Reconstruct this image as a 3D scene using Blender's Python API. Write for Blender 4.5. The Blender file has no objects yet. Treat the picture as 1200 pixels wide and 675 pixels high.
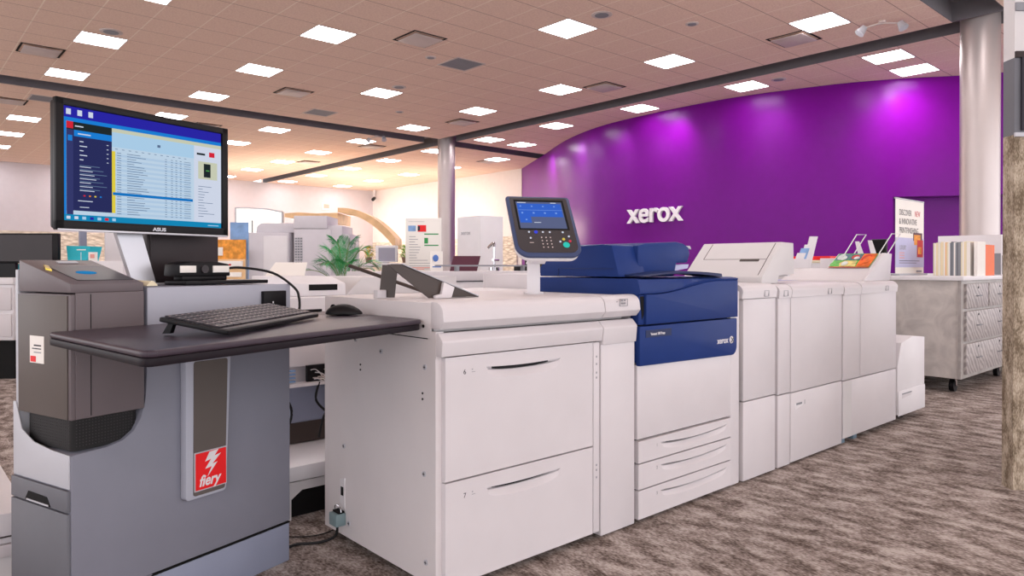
import bpy, bmesh, math, random
from mathutils import Vector, Matrix
random.seed(7)
scene = bpy.context.scene
COL = scene.collection
PI = math.pi

# ---------------------------------------------------------------- materials
def lin(c):
    c = c / 255.0
    return c / 12.92 if c <= 0.04045 else ((c + 0.055) / 1.055) ** 2.4
def rgb(r, g, b): return (lin(r), lin(g), lin(b), 1.0)

def mat(name, col, rough=0.5, metal=0.0, spec=0.28, emit=None, es=0.0, var=0.04, scale=6.0, bump=0.0, bscale=200.0, coat=0.0, croug=.2, cior=1.5):
    m = bpy.data.materials.new(name); m.use_nodes = True
    nt = m.node_tree; b = nt.nodes['Principled BSDF']
    b.inputs['Roughness'].default_value = rough
    b.inputs['Metallic'].default_value = metal
    b.inputs['Specular IOR Level'].default_value = spec
    b.inputs['Coat Weight'].default_value = coat; b.inputs['Coat Roughness'].default_value = croug; b.inputs['Coat IOR'].default_value = cior
    c = rgb(*col)
    tc = nt.nodes.new('ShaderNodeTexCoord')
    if var > 0:
        n = nt.nodes.new('ShaderNodeTexNoise'); n.inputs['Scale'].default_value = scale; n.inputs['Detail'].default_value = 4
        r = nt.nodes.new('ShaderNodeValToRGB')
        r.color_ramp.elements[0].position = 0.3; r.color_ramp.elements[1].position = 0.7
        r.color_ramp.elements[0].color = tuple(min(1, x * (1 - var)) for x in c[:3]) + (1,)
        r.color_ramp.elements[1].color = tuple(min(1, x * (1 + var)) for x in c[:3]) + (1,)
        nt.links.new(tc.outputs['Object'], n.inputs['Vector']); nt.links.new(n.outputs['Fac'], r.inputs['Fac'])
        nt.links.new(r.outputs['Color'], b.inputs['Base Color'])
    else:
        b.inputs['Base Color'].default_value = c
    if bump > 0:
        n2 = nt.nodes.new('ShaderNodeTexNoise'); n2.inputs['Scale'].default_value = bscale
        bp = nt.nodes.new('ShaderNodeBump'); bp.inputs['Strength'].default_value = bump; bp.inputs['Distance'].default_value = 0.002
        nt.links.new(tc.outputs['Object'], n2.inputs['Vector']); nt.links.new(n2.outputs['Fac'], bp.inputs['Height'])
        nt.links.new(bp.outputs['Normal'], b.inputs['Normal'])
    if emit:
        b.inputs['Emission Color'].default_value = rgb(*emit); b.inputs['Emission Strength'].default_value = es
    return m

M = {}
M['white'] = mat('warm white plastic', (210, 205, 208), 0.42, var=0.02, bump=0.15, bscale=500)
M['white2'] = mat('pale shell plastic', (222, 219, 222), 0.45, var=0.02)
M['side'] = mat('warm grey side sheet', (216, 210, 211), 0.5, var=0.02, bump=0.1, bscale=400)
M['beige'] = mat('cream plastic', (208, 205, 206), 0.5, var=0.02)
M['seam'] = mat('dark seam', (60, 52, 52), 0.8, var=0)
M['black'] = mat('black plastic', (17, 15, 18), 0.42, spec=.2)
M['deepblack'] = mat('black recess', (12, 11, 12), 0.8)
M['navy'] = mat('navy plastic', (34, 56, 116), 0.4, spec=.1, var=0.05, bump=0.25, bscale=600)
M['navyrim'] = mat('slate blue rim', (62, 74, 108), 0.35)
M['navydark'] = mat('dark navy strip', (28, 42, 84), 0.4)
M['panelgrey'] = mat('charcoal panel', (58, 53, 56), 0.4)
M['grey'] = mat('grey painted metal', (126, 127, 139), 0.5, var=0.03, bump=0.1, bscale=400)
M['greylight'] = mat('light grey painted metal', (170, 172, 184), 0.5, var=0.02)
M['greysilver'] = mat('silver grey', (184, 185, 192), 0.4, var=0.02)
M['greydark'] = mat('dark grey panel', (104, 105, 112), 0.5)
M['greyblue'] = mat('blue grey panel', (136, 142, 162), 0.5)
M['tower'] = mat('brown grey metal', (106, 97, 100), 0.45, var=0.03)
M['towerside'] = mat('dark brown grey', (92, 84, 80), 0.5, var=0.03)
M['mesh'] = mat('black grille', (22, 21, 22), 0.5)
M['table'] = mat('dark laminate top', (62, 52, 62), 0.34, var=0.05, bump=0.2, bscale=900)
M['tableedge'] = mat('dark table edge', (30, 24, 30), 0.5, spec=.15)
M['silver'] = mat('brushed silver', (190, 190, 196), 0.35, metal=0.6)
M['chrome'] = mat('chrome', (210, 210, 214), 0.15, metal=1.0, var=0)
M['column'] = mat('brushed column metal', (188, 178, 176), 0.4, metal=0.75, var=0.03, scale=2)
M['red'] = mat('red', (226, 26, 30), 0.4)
M['redtrim'] = mat('red trim', (190, 30, 40), 0.5)
M['orange'] = mat('orange', (232, 104, 34), 0.5)
M['gold'] = mat('brass', (200, 176, 80), 0.3, metal=0.8)
M['teal'] = mat('teal', (40, 180, 196), 0.5)
M['tealplug'] = mat('teal grey plug', (122, 142, 146), 0.5)
M['leaf'] = mat('palm leaf', (44, 150, 78), 0.5, var=0.25, scale=12)
M['leafd'] = mat('palm leaf dark', (70, 120, 90), 0.5, var=0.2, scale=12)
M['stem'] = mat('stem', (110, 130, 70), 0.6)
M['pot'] = mat('terracotta pot', (120, 96, 80), 0.7)
M['gap'] = mat('beige gap strip', (150, 142, 134), .7)
M['paper'] = mat('paper', (236, 232, 226), 0.7, var=0.01)
M['cream'] = mat('cream paper', (226, 216, 186), 0.7, var=0.03)
M['papergrey'] = mat('grey card', (138, 140, 146), 0.7)
M['paperyellow'] = mat('pale yellow card', (236, 218, 176), 0.7)
M['ink'] = mat('dark ink', (52, 50, 58), 0.7, var=0)
M['inkgrey'] = mat('grey ink', (150, 150, 156), 0.7, var=0)
M['inkpink'] = mat('pink ink', (226, 160, 150), 0.7, var=0)
M['inkgreen'] = mat('green ink', (60, 150, 84), 0.7, var=0)
M['inkblue'] = mat('blue ink', (84, 120, 190), 0.7, var=0)
M['lavender'] = mat('lavender print', (190, 190, 222), 0.6)
M['bluephoto'] = mat('sky print', (130, 164, 208), 0.6, var=0.2, scale=12)
M['flower'] = mat('orange flower print', (228, 150, 60), 0.6, var=0.35, scale=25)
M['glassgrey'] = mat('grey screen', (150, 148, 162), 0.3)
M['plum'] = mat('plum', (86, 44, 60), 0.5)
M['wood'] = mat('honey plywood', (224, 186, 140), 0.45, var=0.15, scale=3)
M['darkbeam'] = mat('dark grey soffit paint', (112, 108, 112), 0.7, var=0.03)
M['whitewall'] = mat('white wall paint', (226, 220, 218), 0.7, var=0.02)
M['greywall'] = mat('grey wall paint', (196, 190, 196), 0.7, var=0.02)
M['sign'] = mat('white letter acrylic', (240, 236, 240), 0.4, var=0)
M['cable'] = mat('black rubber', (20, 19, 21), 0.5, var=0)
M['opaltray'] = mat('smoked brown plastic', (66, 56, 52), 0.3, var=0.05)
M['ventgrey'] = mat('vent grey', (204, 190, 186), 0.6)
M['foot'] = mat('blue grey foot', (112, 134, 150), 0.4)
M['purple'] = mat('purple wall paint', (112, 6, 134), 0.5, spec=0.0, coat=1.0, croug=.28, cior=1.25, var=0.03, bump=0.06, bscale=90)

# emissive
def emat(name, col, s):
    m = bpy.data.materials.new(name); m.use_nodes = True
    nt = m.node_tree; nt.nodes.clear()
    e = nt.nodes.new('ShaderNodeEmission'); e.inputs[0].default_value = rgb(*col); e.inputs[1].default_value = s
    o = nt.nodes.new('ShaderNodeOutputMaterial'); nt.links.new(e.outputs[0], o.inputs[0]); return m
M['led'] = emat('light diffuser', (252, 247, 248), 14.0)
M['glowboard'] = emat('backlit board', (255, 246, 236), 1.25)
UI = {k: emat('screen ' + k, c, 0.66) for k, c in dict(
    indigo=(44, 40, 170), blue=(30, 130, 220), sky=(176, 212, 240), row=(196, 218, 238), row2=(182, 208, 234),
    navy=(44, 48, 96), navy2=(56, 60, 112), select=(22, 120, 200), taskbar=(24, 140, 190), red=(220, 40, 60), yellow=(232, 212, 70),
    text=(96, 118, 150), light=(214, 222, 240), black=(34, 44, 46), green=(80, 170, 80), cream=(206, 210, 186),
    panel=(58, 104, 210), panelgrey=(96, 104, 140), panelhi=(126, 164, 240), tcyan=(60, 205, 190), tblue=(70, 80, 230), tyellow=(226, 200, 90), tred=(214, 70, 90), white=(220, 224, 240), cyan=(40, 130, 190), orange=(240, 130, 40)).items()}

# carpet
def carpet(name, a, b, c, stretch=(1.0, 1.0)):
    m = bpy.data.materials.new(name); m.use_nodes = True; nt = m.node_tree; bs = nt.nodes['Principled BSDF']
    bs.inputs['Roughness'].default_value = 0.95; bs.inputs['Specular IOR Level'].default_value = 0.1
    tc = nt.nodes.new('ShaderNodeTexCoord'); mp = nt.nodes.new('ShaderNodeMapping')
    mp.inputs['Rotation'].default_value = (0, 0, math.radians(4)); mp.inputs['Scale'].default_value = (stretch[0], stretch[1], 1)
    nt.links.new(tc.outputs['Object'], mp.inputs['Vector'])
    n1 = nt.nodes.new('ShaderNodeTexNoise'); n1.inputs['Scale'].default_value = 8; n1.inputs['Detail'].default_value = 4; n1.inputs['Roughness'].default_value = 0.6
    n2 = nt.nodes.new('ShaderNodeTexNoise'); n2.inputs['Scale'].default_value = 70; n2.inputs['Detail'].default_value = 3
    nt.links.new(mp.outputs[0], n1.inputs['Vector']); nt.links.new(mp.outputs[0], n2.inputs['Vector'])
    mx = nt.nodes.new('ShaderNodeMath'); mx.operation = 'MULTIPLY_ADD'; mx.inputs[1].default_value = 0.4; nt.links.new(n2.outputs['Fac'], mx.inputs[0])
    sc = nt.nodes.new('ShaderNodeMath'); sc.operation = 'MULTIPLY'; sc.inputs[1].default_value = 0.6; nt.links.new(n1.outputs['Fac'], sc.inputs[0]); nt.links.new(sc.outputs[0], mx.inputs[2])
    r = nt.nodes.new('ShaderNodeValToRGB'); e = r.color_ramp.elements
    e[0].position = 0.40; e[0].color = rgb(*a); e[1].position = 0.60; e[1].color = rgb(*c)
    k = e.new(0.5); k.color = rgb(*b)
    nt.links.new(mx.outputs[0], r.inputs['Fac']); nt.links.new(r.outputs['Color'], bs.inputs['Base Color'])
    bp = nt.nodes.new('ShaderNodeBump'); bp.inputs['Strength'].default_value = 0.5; bp.inputs['Distance'].default_value = 0.004
    nt.links.new(n2.outputs['Fac'], bp.inputs['Height']); nt.links.new(bp.outputs['Normal'], bs.inputs['Normal'])
    return m
M['carpet'] = carpet('mottled carpet', (88, 76, 70), (144, 132, 126), (186, 176, 170), (1.7, 0.8))
M['carpet2'] = carpet('mottled strip carpet', (112, 98, 82), (156, 142, 124), (190, 176, 158), (1.2, 3.5))

# ceiling tiles
GX0, GY0, TX, TY = 1.067, 2.495, 0.5983, 0.6193     # tile grid
def ceiling_mat():
    m = bpy.data.materials.new('tan ceiling tiles'); m.use_nodes = True; nt = m.node_tree; bs = nt.nodes['Principled BSDF']
    bs.inputs['Roughness'].default_value = 0.9; bs.inputs['Specular IOR Level'].default_value = 0.2
    tc = nt.nodes.new('ShaderNodeTexCoord'); sp = nt.nodes.new('ShaderNodeSeparateXYZ'); nt.links.new(tc.outputs['Object'], sp.inputs[0])
    def line(out, off, t, w):
        a = nt.nodes.new('ShaderNodeMath'); a.operation = 'ADD'; a.inputs[1].default_value = -off + t / 2 + 40 * t
        nt.links.new(out, a.inputs[0])
        d = nt.nodes.new('ShaderNodeMath'); d.operation = 'MODULO'; d.inputs[1].default_value = t; nt.links.new(a.outputs[0], d.inputs[0])
        l = nt.nodes.new('ShaderNodeMath'); l.operation = 'LESS_THAN'; l.inputs[1].default_value = w; nt.links.new(d.outputs[0], l.inputs[0])
        return l
    lx = line(sp.outputs[0], GX0, TX, 0.016); ly = line(sp.outputs[1], GY0, TY, 0.012)
    n = nt.nodes.new('ShaderNodeTexNoise'); n.inputs['Scale'].default_value = 45; n.inputs['Detail'].default_value = 5; nt.links.new(tc.outputs['Object'], n.inputs['Vector'])
    r = nt.nodes.new('ShaderNodeValToRGB'); e = r.color_ramp.elements; e[0].position = 0.3; e[1].position = 0.7
    e[0].color = rgb(228, 198, 182); e[1].color = rgb(244, 218, 200); nt.links.new(n.outputs['Fac'], r.inputs['Fac'])
    m1 = nt.nodes.new('ShaderNodeMix'); m1.data_type = 'RGBA'; nt.links.new(lx.outputs[0], m1.inputs[0]); nt.links.new(r.outputs['Color'], m1.inputs[6]); m1.inputs[7].default_value = rgb(250, 232, 216)
    m2 = nt.nodes.new('ShaderNodeMix'); m2.data_type = 'RGBA'; nt.links.new(ly.outputs[0], m2.inputs[0]); nt.links.new(m1.outputs[2], m2.inputs[6]); m2.inputs[7].default_value = rgb(176, 146, 132)
    nt.links.new(m2.outputs[2], bs.inputs['Base Color']); return m
M['ceiling'] = ceiling_mat()

def stone_mat():
    m = bpy.data.materials.new('split face stone'); m.use_nodes = True; nt = m.node_tree; bs = nt.nodes['Principled BSDF']
    bs.inputs['Roughness'].default_value = 0.85
    tc = nt.nodes.new('ShaderNodeTexCoord'); n = nt.nodes.new('ShaderNodeTexVoronoi'); n.inputs['Scale'].default_value = 5
    mp = nt.nodes.new('ShaderNodeMapping'); mp.inputs['Scale'].default_value = (1, 1, 2.2)
    nt.links.new(tc.outputs['Object'], mp.inputs[0]); nt.links.new(mp.outputs[0], n.inputs['Vector'])
    r = nt.nodes.new('ShaderNodeValToRGB'); e = r.color_ramp.elements; e[0].color = rgb(232, 222, 206); e[1].color = rgb(190, 180, 166); e[1].position = 0.8
    nt.links.new(n.outputs['Distance'], r.inputs['Fac']); nt.links.new(r.outputs[0], bs.inputs['Base Color'])
    bp = nt.nodes.new('ShaderNodeBump'); bp.inputs['Distance'].default_value = 0.05; nt.links.new(n.outputs['Distance'], bp.inputs['Height']); nt.links.new(bp.outputs[0], bs.inputs['Normal'])
    return m
M['stone'] = stone_mat()

def laminate(name, a, b, sc, dist, wave=False):
    m = bpy.data.materials.new(name); m.use_nodes = True; nt = m.node_tree; bs = nt.nodes['Principled BSDF']
    bs.inputs['Roughness'].default_value = 0.5
    tc = nt.nodes.new('ShaderNodeTexCoord')
    if wave:
        n = nt.nodes.new('ShaderNodeTexWave'); n.inputs['Scale'].default_value = sc; n.inputs['Distortion'].default_value = dist; n.inputs['Detail'].default_value = 3; n.bands_direction = 'DIAGONAL'
    else:
        n = nt.nodes.new('ShaderNodeTexNoise'); n.inputs['Scale'].default_value = sc; n.inputs['Distortion'].default_value = dist; n.inputs['Detail'].default_value = 5
    nt.links.new(tc.outputs['Object'], n.inputs['Vector'])
    r = nt.nodes.new('ShaderNodeValToRGB'); e = r.color_ramp.elements; e[0].position = 0.3; e[1].position = 0.7; e[0].color = rgb(*a); e[1].color = rgb(*b)
    nt.links.new(n.outputs['Fac'], r.inputs['Fac']); nt.links.new(r.outputs[0], bs.inputs['Base Color']); return m
M['lamstone'] = laminate('pale stone laminate', (176, 170, 166), (206, 200, 194), 5, 1.5)
M['lamwave'] = laminate('wavy grey laminate', (142, 135, 134), (176, 168, 166), 8, 6, True)
M['lamtrim'] = laminate('grey laminate trim', (150, 144, 140), (176, 170, 166), 8, 1)

# ---------------------------------------------------------------- mesh builder
class MB:
    """Collects shapes (each with a material slot) into one mesh."""
    def __init__(s, *mats): s.bm = bmesh.new(); s.mats = list(mats)
    def _mi(s, m):
        if m is None: return 0
        if m not in s.mats: s.mats.append(m)
        return s.mats.index(m)
    def _add(s, tmp, m):
        i = s._mi(m); me = bpy.data.meshes.new('t')
        for f in tmp.faces: f.material_index = i
        tmp.to_mesh(me); tmp.free(); s.bm.from_mesh(me); bpy.data.meshes.remove(me); return s
    def box(s, x0, x1, y0, y1, z0, z1, m=None, bev=0.0, seg=2):
        t = bmesh.new(); bmesh.ops.create_cube(t, size=1.0)
        for v in t.verts:
            v.co = Vector(((x0 + x1) / 2 + v.co.x * (x1 - x0), (y0 + y1) / 2 + v.co.y * (y1 - y0), (z0 + z1) / 2 + v.co.z * (z1 - z0)))
        if bev > 0: bmesh.ops.bevel(t, geom=t.edges[:], offset=bev, segments=seg, affect='EDGES', profile=0.5)
        return s._add(t, m)
    def prism(s, pts, a0, a1, axis='x', m=None, bev=0.0, seg=2):
        """polygon extruded along an axis. x: pts=(y,z)  y: pts=(x,z)  z: pts=(x,y)"""
        t = bmesh.new()
        def P(p, a): return {'x': (a, p[0], p[1]), 'y': (p[0], a, p[1]), 'z': (p[0], p[1], a)}[axis]
        lo = [t.verts.new(P(p, a0)) for p in pts]; hi = [t.verts.new(P(p, a1)) for p in pts]
        t.faces.new(lo); t.faces.new(list(reversed(hi)))
        n = len(pts)
        for i in range(n): t.faces.new((lo[i], hi[i], hi[(i + 1) % n], lo[(i + 1) % n]))
        bmesh.ops.recalc_face_normals(t, faces=t.faces)
        if bev > 0: bmesh.ops.bevel(t, geom=t.edges[:], offset=bev, segments=seg, affect='EDGES', profile=0.5)
        return s._add(t, m)
    def hull(s, lo, hi, m=None):
        """loft between two equal 3-D polygons"""
        t = bmesh.new(); a = [t.verts.new(p) for p in lo]; b = [t.verts.new(p) for p in hi]; n = len(a)
        t.faces.new(a); t.faces.new(list(reversed(b)))
        for i in range(n): t.faces.new((a[i], b[i], b[(i + 1) % n], a[(i + 1) % n]))
        bmesh.ops.recalc_face_normals(t, faces=t.faces); return s._add(t, m)
    def cyl(s, p0, p1, r, m=None, n=24, r2=None, bev=0.0):
        t = bmesh.new(); p0 = Vector(p0); p1 = Vector(p1); d = p1 - p0
        bmesh.ops.create_cone(t, cap_ends=True, segments=n, radius1=r, radius2=r if r2 is None else r2, depth=d.length)
        q = Vector((0, 0, 1)).rotation_difference(d.normalized()).to_matrix().to_4x4()
        bmesh.ops.transform(t, matrix=Matrix.Translation((p0 + p1) / 2) @ q, verts=t.verts)
        if bev > 0:
            es = [e for e in t.edges if len(e.link_faces) == 2 and any(len(f.verts) > 4 for f in e.link_faces)]
            bmesh.ops.bevel(t, geom=es, offset=bev, segments=2, affect='EDGES', profile=0.5)
        return s._add(t, m)
    def tube(s, pts, r, m=None, n=8, smooth=6, closed=False):
        pts = [Vector(p) for p in pts]
        if smooth and len(pts) > 2:
            out = []
            for i in range(len(pts) - 1):
                a, b, c, d = pts[max(i - 1, 0)], pts[i], pts[i + 1], pts[min(i + 2, len(pts) - 1)]
                for k in range(smooth):
                    u = k / smooth
                    out.append(0.5 * ((2 * b) + (c - a) * u + (2 * a - 5 * b + 4 * c - d) * u * u + (3 * b - a - 3 * c + d) * u ** 3))
            out.append(pts[-1]); pts = out
        t = bmesh.new(); rings = []
        up = Vector((0, 0, 1))
        for i, p in enumerate(pts):
            d = (pts[min(i + 1, len(pts) - 1)] - pts[max(i - 1, 0)]).normalized()
            u = d.cross(up)
            if u.length < 0.05: u = d.cross(Vector((1, 0, 0)))
            u.normalize(); w = u.cross(d).normalized()
            rings.append([t.verts.new(p + (u * math.cos(2 * PI * k / n) + w * math.sin(2 * PI * k / n)) * r) for k in range(n)])
        for a, b in zip(rings, rings[1:]):
            for k in range(n): t.faces.new((a[k], a[(k + 1) % n], b[(k + 1) % n], b[k]))
        t.faces.new(rings[0]); t.faces.new(list(reversed(rings[-1])))
        bmesh.ops.recalc_face_normals(t, faces=t.faces); return s._add(t, m)
    def ball(s, c, r, m=None, sc=(1, 1, 1), seg=20):
        t = bmesh.new(); bmesh.ops.create_uvsphere(t, u_segments=seg, v_segments=seg // 2, radius=r)
        for v in t.verts: v.co = Vector((c[0] + v.co.x * sc[0], c[1] + v.co.y * sc[1], c[2] + v.co.z * sc[2]))
        return s._add(t, m)
    def xf(s, mtx): bmesh.ops.transform(s.bm, matrix=mtx, verts=s.bm.verts); return s

def link(name, data): o = bpy.data.objects.new(name, data); COL.objects.link(o); return o
def smooth_by_angle(me, deg=35):
    for p in me.polygons: p.use_smooth = True
    try: me.set_sharp_from_angle(angle=math.radians(deg))
    except Exception: pass
def obj(name, mb, m=None, parent=None, world=True, label=None, flat=False):
    """link a builder as ONE mesh; coordinates are world ones unless world=False (then the parent's frame)"""
    if m is not None:
        if mb.mats: mb.mats[0:0] = []
        if not mb.mats: mb.mats = [m]
    me = bpy.data.meshes.new(name)
    if parent is not None and world:
        bmesh.ops.transform(mb.bm, matrix=FR[parent.name].inverted(), verts=mb.bm.verts)
    mb.bm.to_mesh(me); mb.bm.free()
    for k in mb.mats: me.materials.append(k)
    if not flat: smooth_by_angle(me)
    o = link(name, me)
    if parent is not None: o.parent = parent; FR[o.name] = FR[parent.name]
    else: FR[o.name] = Matrix.Identity(4)
    if label: o['label'] = label
    return o
FR = {}
def thing(name, label, cat, loc=(0, 0, 0), rz=0.0, group=None):
    o = bpy.data.objects.new(name, None); COL.objects.link(o); o.empty_display_size = 0.1
    o.location = loc; o.rotation_euler = (0, 0, rz); o['label'] = label; o['category'] = cat
    if group: o['group'] = group
    FR[o.name] = Matrix.Translation(loc) @ Matrix.Rotation(rz, 4, 'Z'); return o
def tag(o, label, cat, group=None):
    o['label'] = label; o['category'] = cat
    if group: o['group'] = group
    return o
def origin(o, loc):
    """move a top-level mesh's origin to its base"""
    o.data.transform(Matrix.Translation(-Vector(loc))); o.location = loc; return o
def struct(name, mb, m=None):
    o = obj(name, mb, m); o['kind'] = 'structure'; return o
def dup(root, loc, label=None, group=None, rz=None):
    r = root.copy(); COL.objects.link(r); r.location = loc
    if rz is not None: r.rotation_euler = (0, 0, rz)
    if label: r['label'] = label
    if group: r['group'] = group
    for ch in list(root.children):
        c = ch.copy(); COL.objects.link(c); c.parent = r
        for g in list(ch.children):
            d = g.copy(); COL.objects.link(d); d.parent = c
    return r
def textmb(s, size, mtx, m, ext=0.0015, bold=0.0, shear=0.0, sx=1.0, align='LEFT', space=1.0):
    cu = bpy.data.curves.new('txt', 'FONT'); cu.body = s; cu.size = size; cu.extrude = ext; cu.offset = bold; cu.shear = shear
    cu.align_x = align; cu.space_character = space; cu.resolution_u = 6
    o = bpy.data.objects.new('txt', cu); COL.objects.link(o)
    dg = bpy.context.evaluated_depsgraph_get(); me = bpy.data.meshes.new_from_object(o.evaluated_get(dg))
    me.transform(Matrix.Diagonal((sx, 1, 1, 1))); me.transform(mtx)
    bpy.data.objects.remove(o); bpy.data.curves.remove(cu)
    mb = MB(m); mb.bm.from_mesh(me)
    for f in mb.bm.faces: f.material_index = 0
    bpy.data.meshes.remove(me); return mb
def frame(o, xd, yd):
    """matrix whose local x,y run along xd,yd at o"""
    x = Vector(xd).normalized(); y = Vector(yd).normalized(); z = x.cross(y).normalized(); y = z.cross(x)
    m = Matrix.Identity(4)
    for i in range(3): m[i][0] = x[i]; m[i][1] = y[i]; m[i][2] = z[i]; m[i][3] = o[i]
    return m
FRONT = lambda x, y, z: frame((x, y, z), (1, 0, 0), (0, 0, 1))     # lettering facing -Y

# ---------------------------------------------------------------- camera
cam = bpy.data.cameras.new('camera'); co = link('camera', cam)
cam.lens = 831.0 / 1200 * 36; cam.sensor_width = 36; cam.shift_y = -20.5 / 1200; cam.clip_end = 200
co.location = (-1.388, -1.964, 1.11)
co.rotation_euler = (math.radians(90) - 0.006, 0, -(PI / 2 - 0.842))
# heading: forward = (cos .842, sin .842)
scene.camera = co

# ---------------------------------------------------------------- room
CZ = 4.45
struct('floor', MB(M['carpet']).box(-9, 16, -7, 26.2, -0.1, 0))
def slab(mb, x0, x1, y0, y1): mb.box(x0, x1, y0, y1, CZ, CZ + 0.25, M['ceiling'])
mb = MB(M['ceiling'])
slab(mb, -9, 9.6, 1.28, 13.2); slab(mb, -9, 9.55, -7, 0.65); slab(mb, 10.15, 16, -7, 13.2)
slab(mb, -9, 9.6, 13.9, 26.2); slab(mb, 10.15, 16, 13.9, 26.2)
struct('ceiling', mb)
mb = MB(M['darkbeam'])
mb.box(-9, 16, -7, 26.2, CZ + 0.26, CZ + 0.3)
mb.box(9.55, 9.6, 0.65, 1.28, CZ, CZ + 0.26)
# dark liners of the ceiling channels
for x0, x1, y0, y1 in ((-9, 9.6, 13.2, 13.205), (-9, 9.6, 13.895, 13.9), (10.15, 16, 13.2, 13.205), (10.15, 16, 13.895, 13.9),
                       (9.6, 9.605, 1.28, 13.2), (10.145, 10.15, -7, 13.2), (9.6, 9.605, 13.9, 26), (10.145, 10.15, 13.9, 26),
                       (-9, 9.55, 0.65, 0.655), (-9, 9.55, 1.275, 1.28)):
    mb.box(x0, x1, y0, y1, CZ - 0.002, CZ + 0.26)
o = struct('trim_1', mb); o['label'] = 'dark grey channels recessed into the tan ceiling'
# back wall and side wall with stone wainscot
struct('wall_back', MB(M['greywall']).box(-9, 15.3, 25.7, 26.0, 0, CZ))
struct('wall_side', MB(M['whitewall']).box(15.0, 15.3, 15.9, 25.7, 0, CZ))
mb = MB(M['stone']); mb.box(-9, 4.9, 25.64, 25.7, 0, 2.25); mb.box(14.94, 15.0, 16.1, 25.6, 0, 2.15)
struct('trim_2', mb)
# purple curved wall
CP = [(15.25, 16.3), (15.05, 15.95), (14.2, 14.5), (13.45, 13.2), (12.36, 11.4), (11.76, 10.13), (11.45, 9.2), (11.3, 8.35), (11.23, 7.5), (11.2, 6.8), (11.23, 5.75), (11.42, 4.8), (11.75, 3.72), (12.22, 2.82), (12.74, 2.1), (13.1, 1.48), (13.9, 0.3), (15.2, -1.2), (16, -2.2)]
def catmull(P, k):
    out = []
    for i in range(len(P) - 1):
        a, b, c, d = [Vector(P[j]) for j in (max(i - 1, 0), i, i + 1, min(i + 2, len(P) - 1))]
        for q in range(k):
            u = q / k; out.append(0.5 * ((2 * b) + (c - a) * u + (2 * a - 5 * b + 4 * c - d) * u * u + (3 * b - a - 3 * c + d) * u ** 3))
    out.append(Vector(P[-1])); return out
curve = catmull(CP, 6)
def curved_wall(pts, z0, z1, th, m):
    mb = MB(m); t = bmesh.new(); R = []
    for i, p in enumerate(pts):
        d = (pts[min(i + 1, len(pts) - 1)] - pts[max(i - 1, 0)]).normalized(); n = Vector((-d.y, d.x))
        if n.x < 0: n = -n
        q = p + n * th
        R.append([t.verts.new((p.x, p.y, z0)), t.verts.new((q.x, q.y, z0)), t.verts.new((q.x, q.y, z1)), t.verts.new((p.x, p.y, z1))])
    for a, b in zip(R, R[1:]):
        for k in range(4): t.faces.new((a[k], a[(k + 1) % 4], b[(k + 1) % 4], b[k]))
    t.faces.new(R[0]); t.faces.new(list(reversed(R[-1])))
    bmesh.ops.recalc_face_normals(t, faces=t.faces); mb._add(t, m); return mb
ni = min(range(len(curve)), key=lambda i: abs(curve[i].y - 2.95))
mb = curved_wall(curve, 2.35, CZ, 0.7, M['purple'])
mb2 = curved_wall(curve[:ni + 1], 0, 2.352, 0.3, M['purple'])
mb3 = curved_wall([p + Vector((0.35, 0.12)) for p in curve[ni - 1:]], 0, 2.352, 0.1, M['purple'])
for q in (mb2, mb3):
    me = bpy.data.meshes.new('t'); q.bm.to_mesh(me); mb.bm.from_mesh(me); bpy.data.meshes.remove(me)
struct('wall_purple', mb)
# stand-in slab for an unrelated image strip at the right edge; no real partition
R0 = Vector((2.80, -1.0)); rd = Vector((0.7459, -0.666)); fd = Vector((0.666, 0.7459))
def part_box(mb, w0, w1, d0, d1, z0, z1, m):
    c = [R0 + rd * w0 + fd * d0, R0 + rd * w1 + fd * d0, R0 + rd * w1 + fd * d1, R0 + rd * w0 + fd * d1]
    mb.prism([(p.x, p.y) for p in c], z0, z1, 'z', m)
mb = MB(M['carpet2']); part_box(mb, 0, 0.7, 0, 0.08, 0, 1.76, M['carpet2'])
part_box(mb, 0, 0.7, 0.0, 0.08, 1.76, 2.14, M['greydark']); part_box(mb, 0, 0.7, 0.0, 0.08, 2.14, CZ, M['beige'])
part_box(mb, -0.002, 0.7, -0.01, 0.0, 1.75, 1.77, M['greysilver'])
part_box(mb, 0.03, 0.045, -0.012, 0.0, 1.78, 2.14, M['ink']); part_box(mb, 0, 0.7, -0.012, 0.0, 2.37, 2.41, M['papergrey'])
part_box(mb, 0.0, 0.7, -0.012, 0.0, 2.14, 2.17, M['seam'])
struct('strip_stand_in', mb)

# columns
def column(x, y, r, label):
    mb = MB(M['column']); mb.cyl((x, y, 0), (x, y, CZ + 0.26), r, n=64)
    mb.cyl((x, y, 0), (x, y, 0.1), r + 0.015, n=64)
    o = struct('column', mb); o['label'] = label; return o
column(9.9, 1.03, 0.238, 'large brushed metal column at the right beside the purple wall')
column(10.12, 13.6, 0.235, 'slimmer metal column in the middle of the hall')

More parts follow.
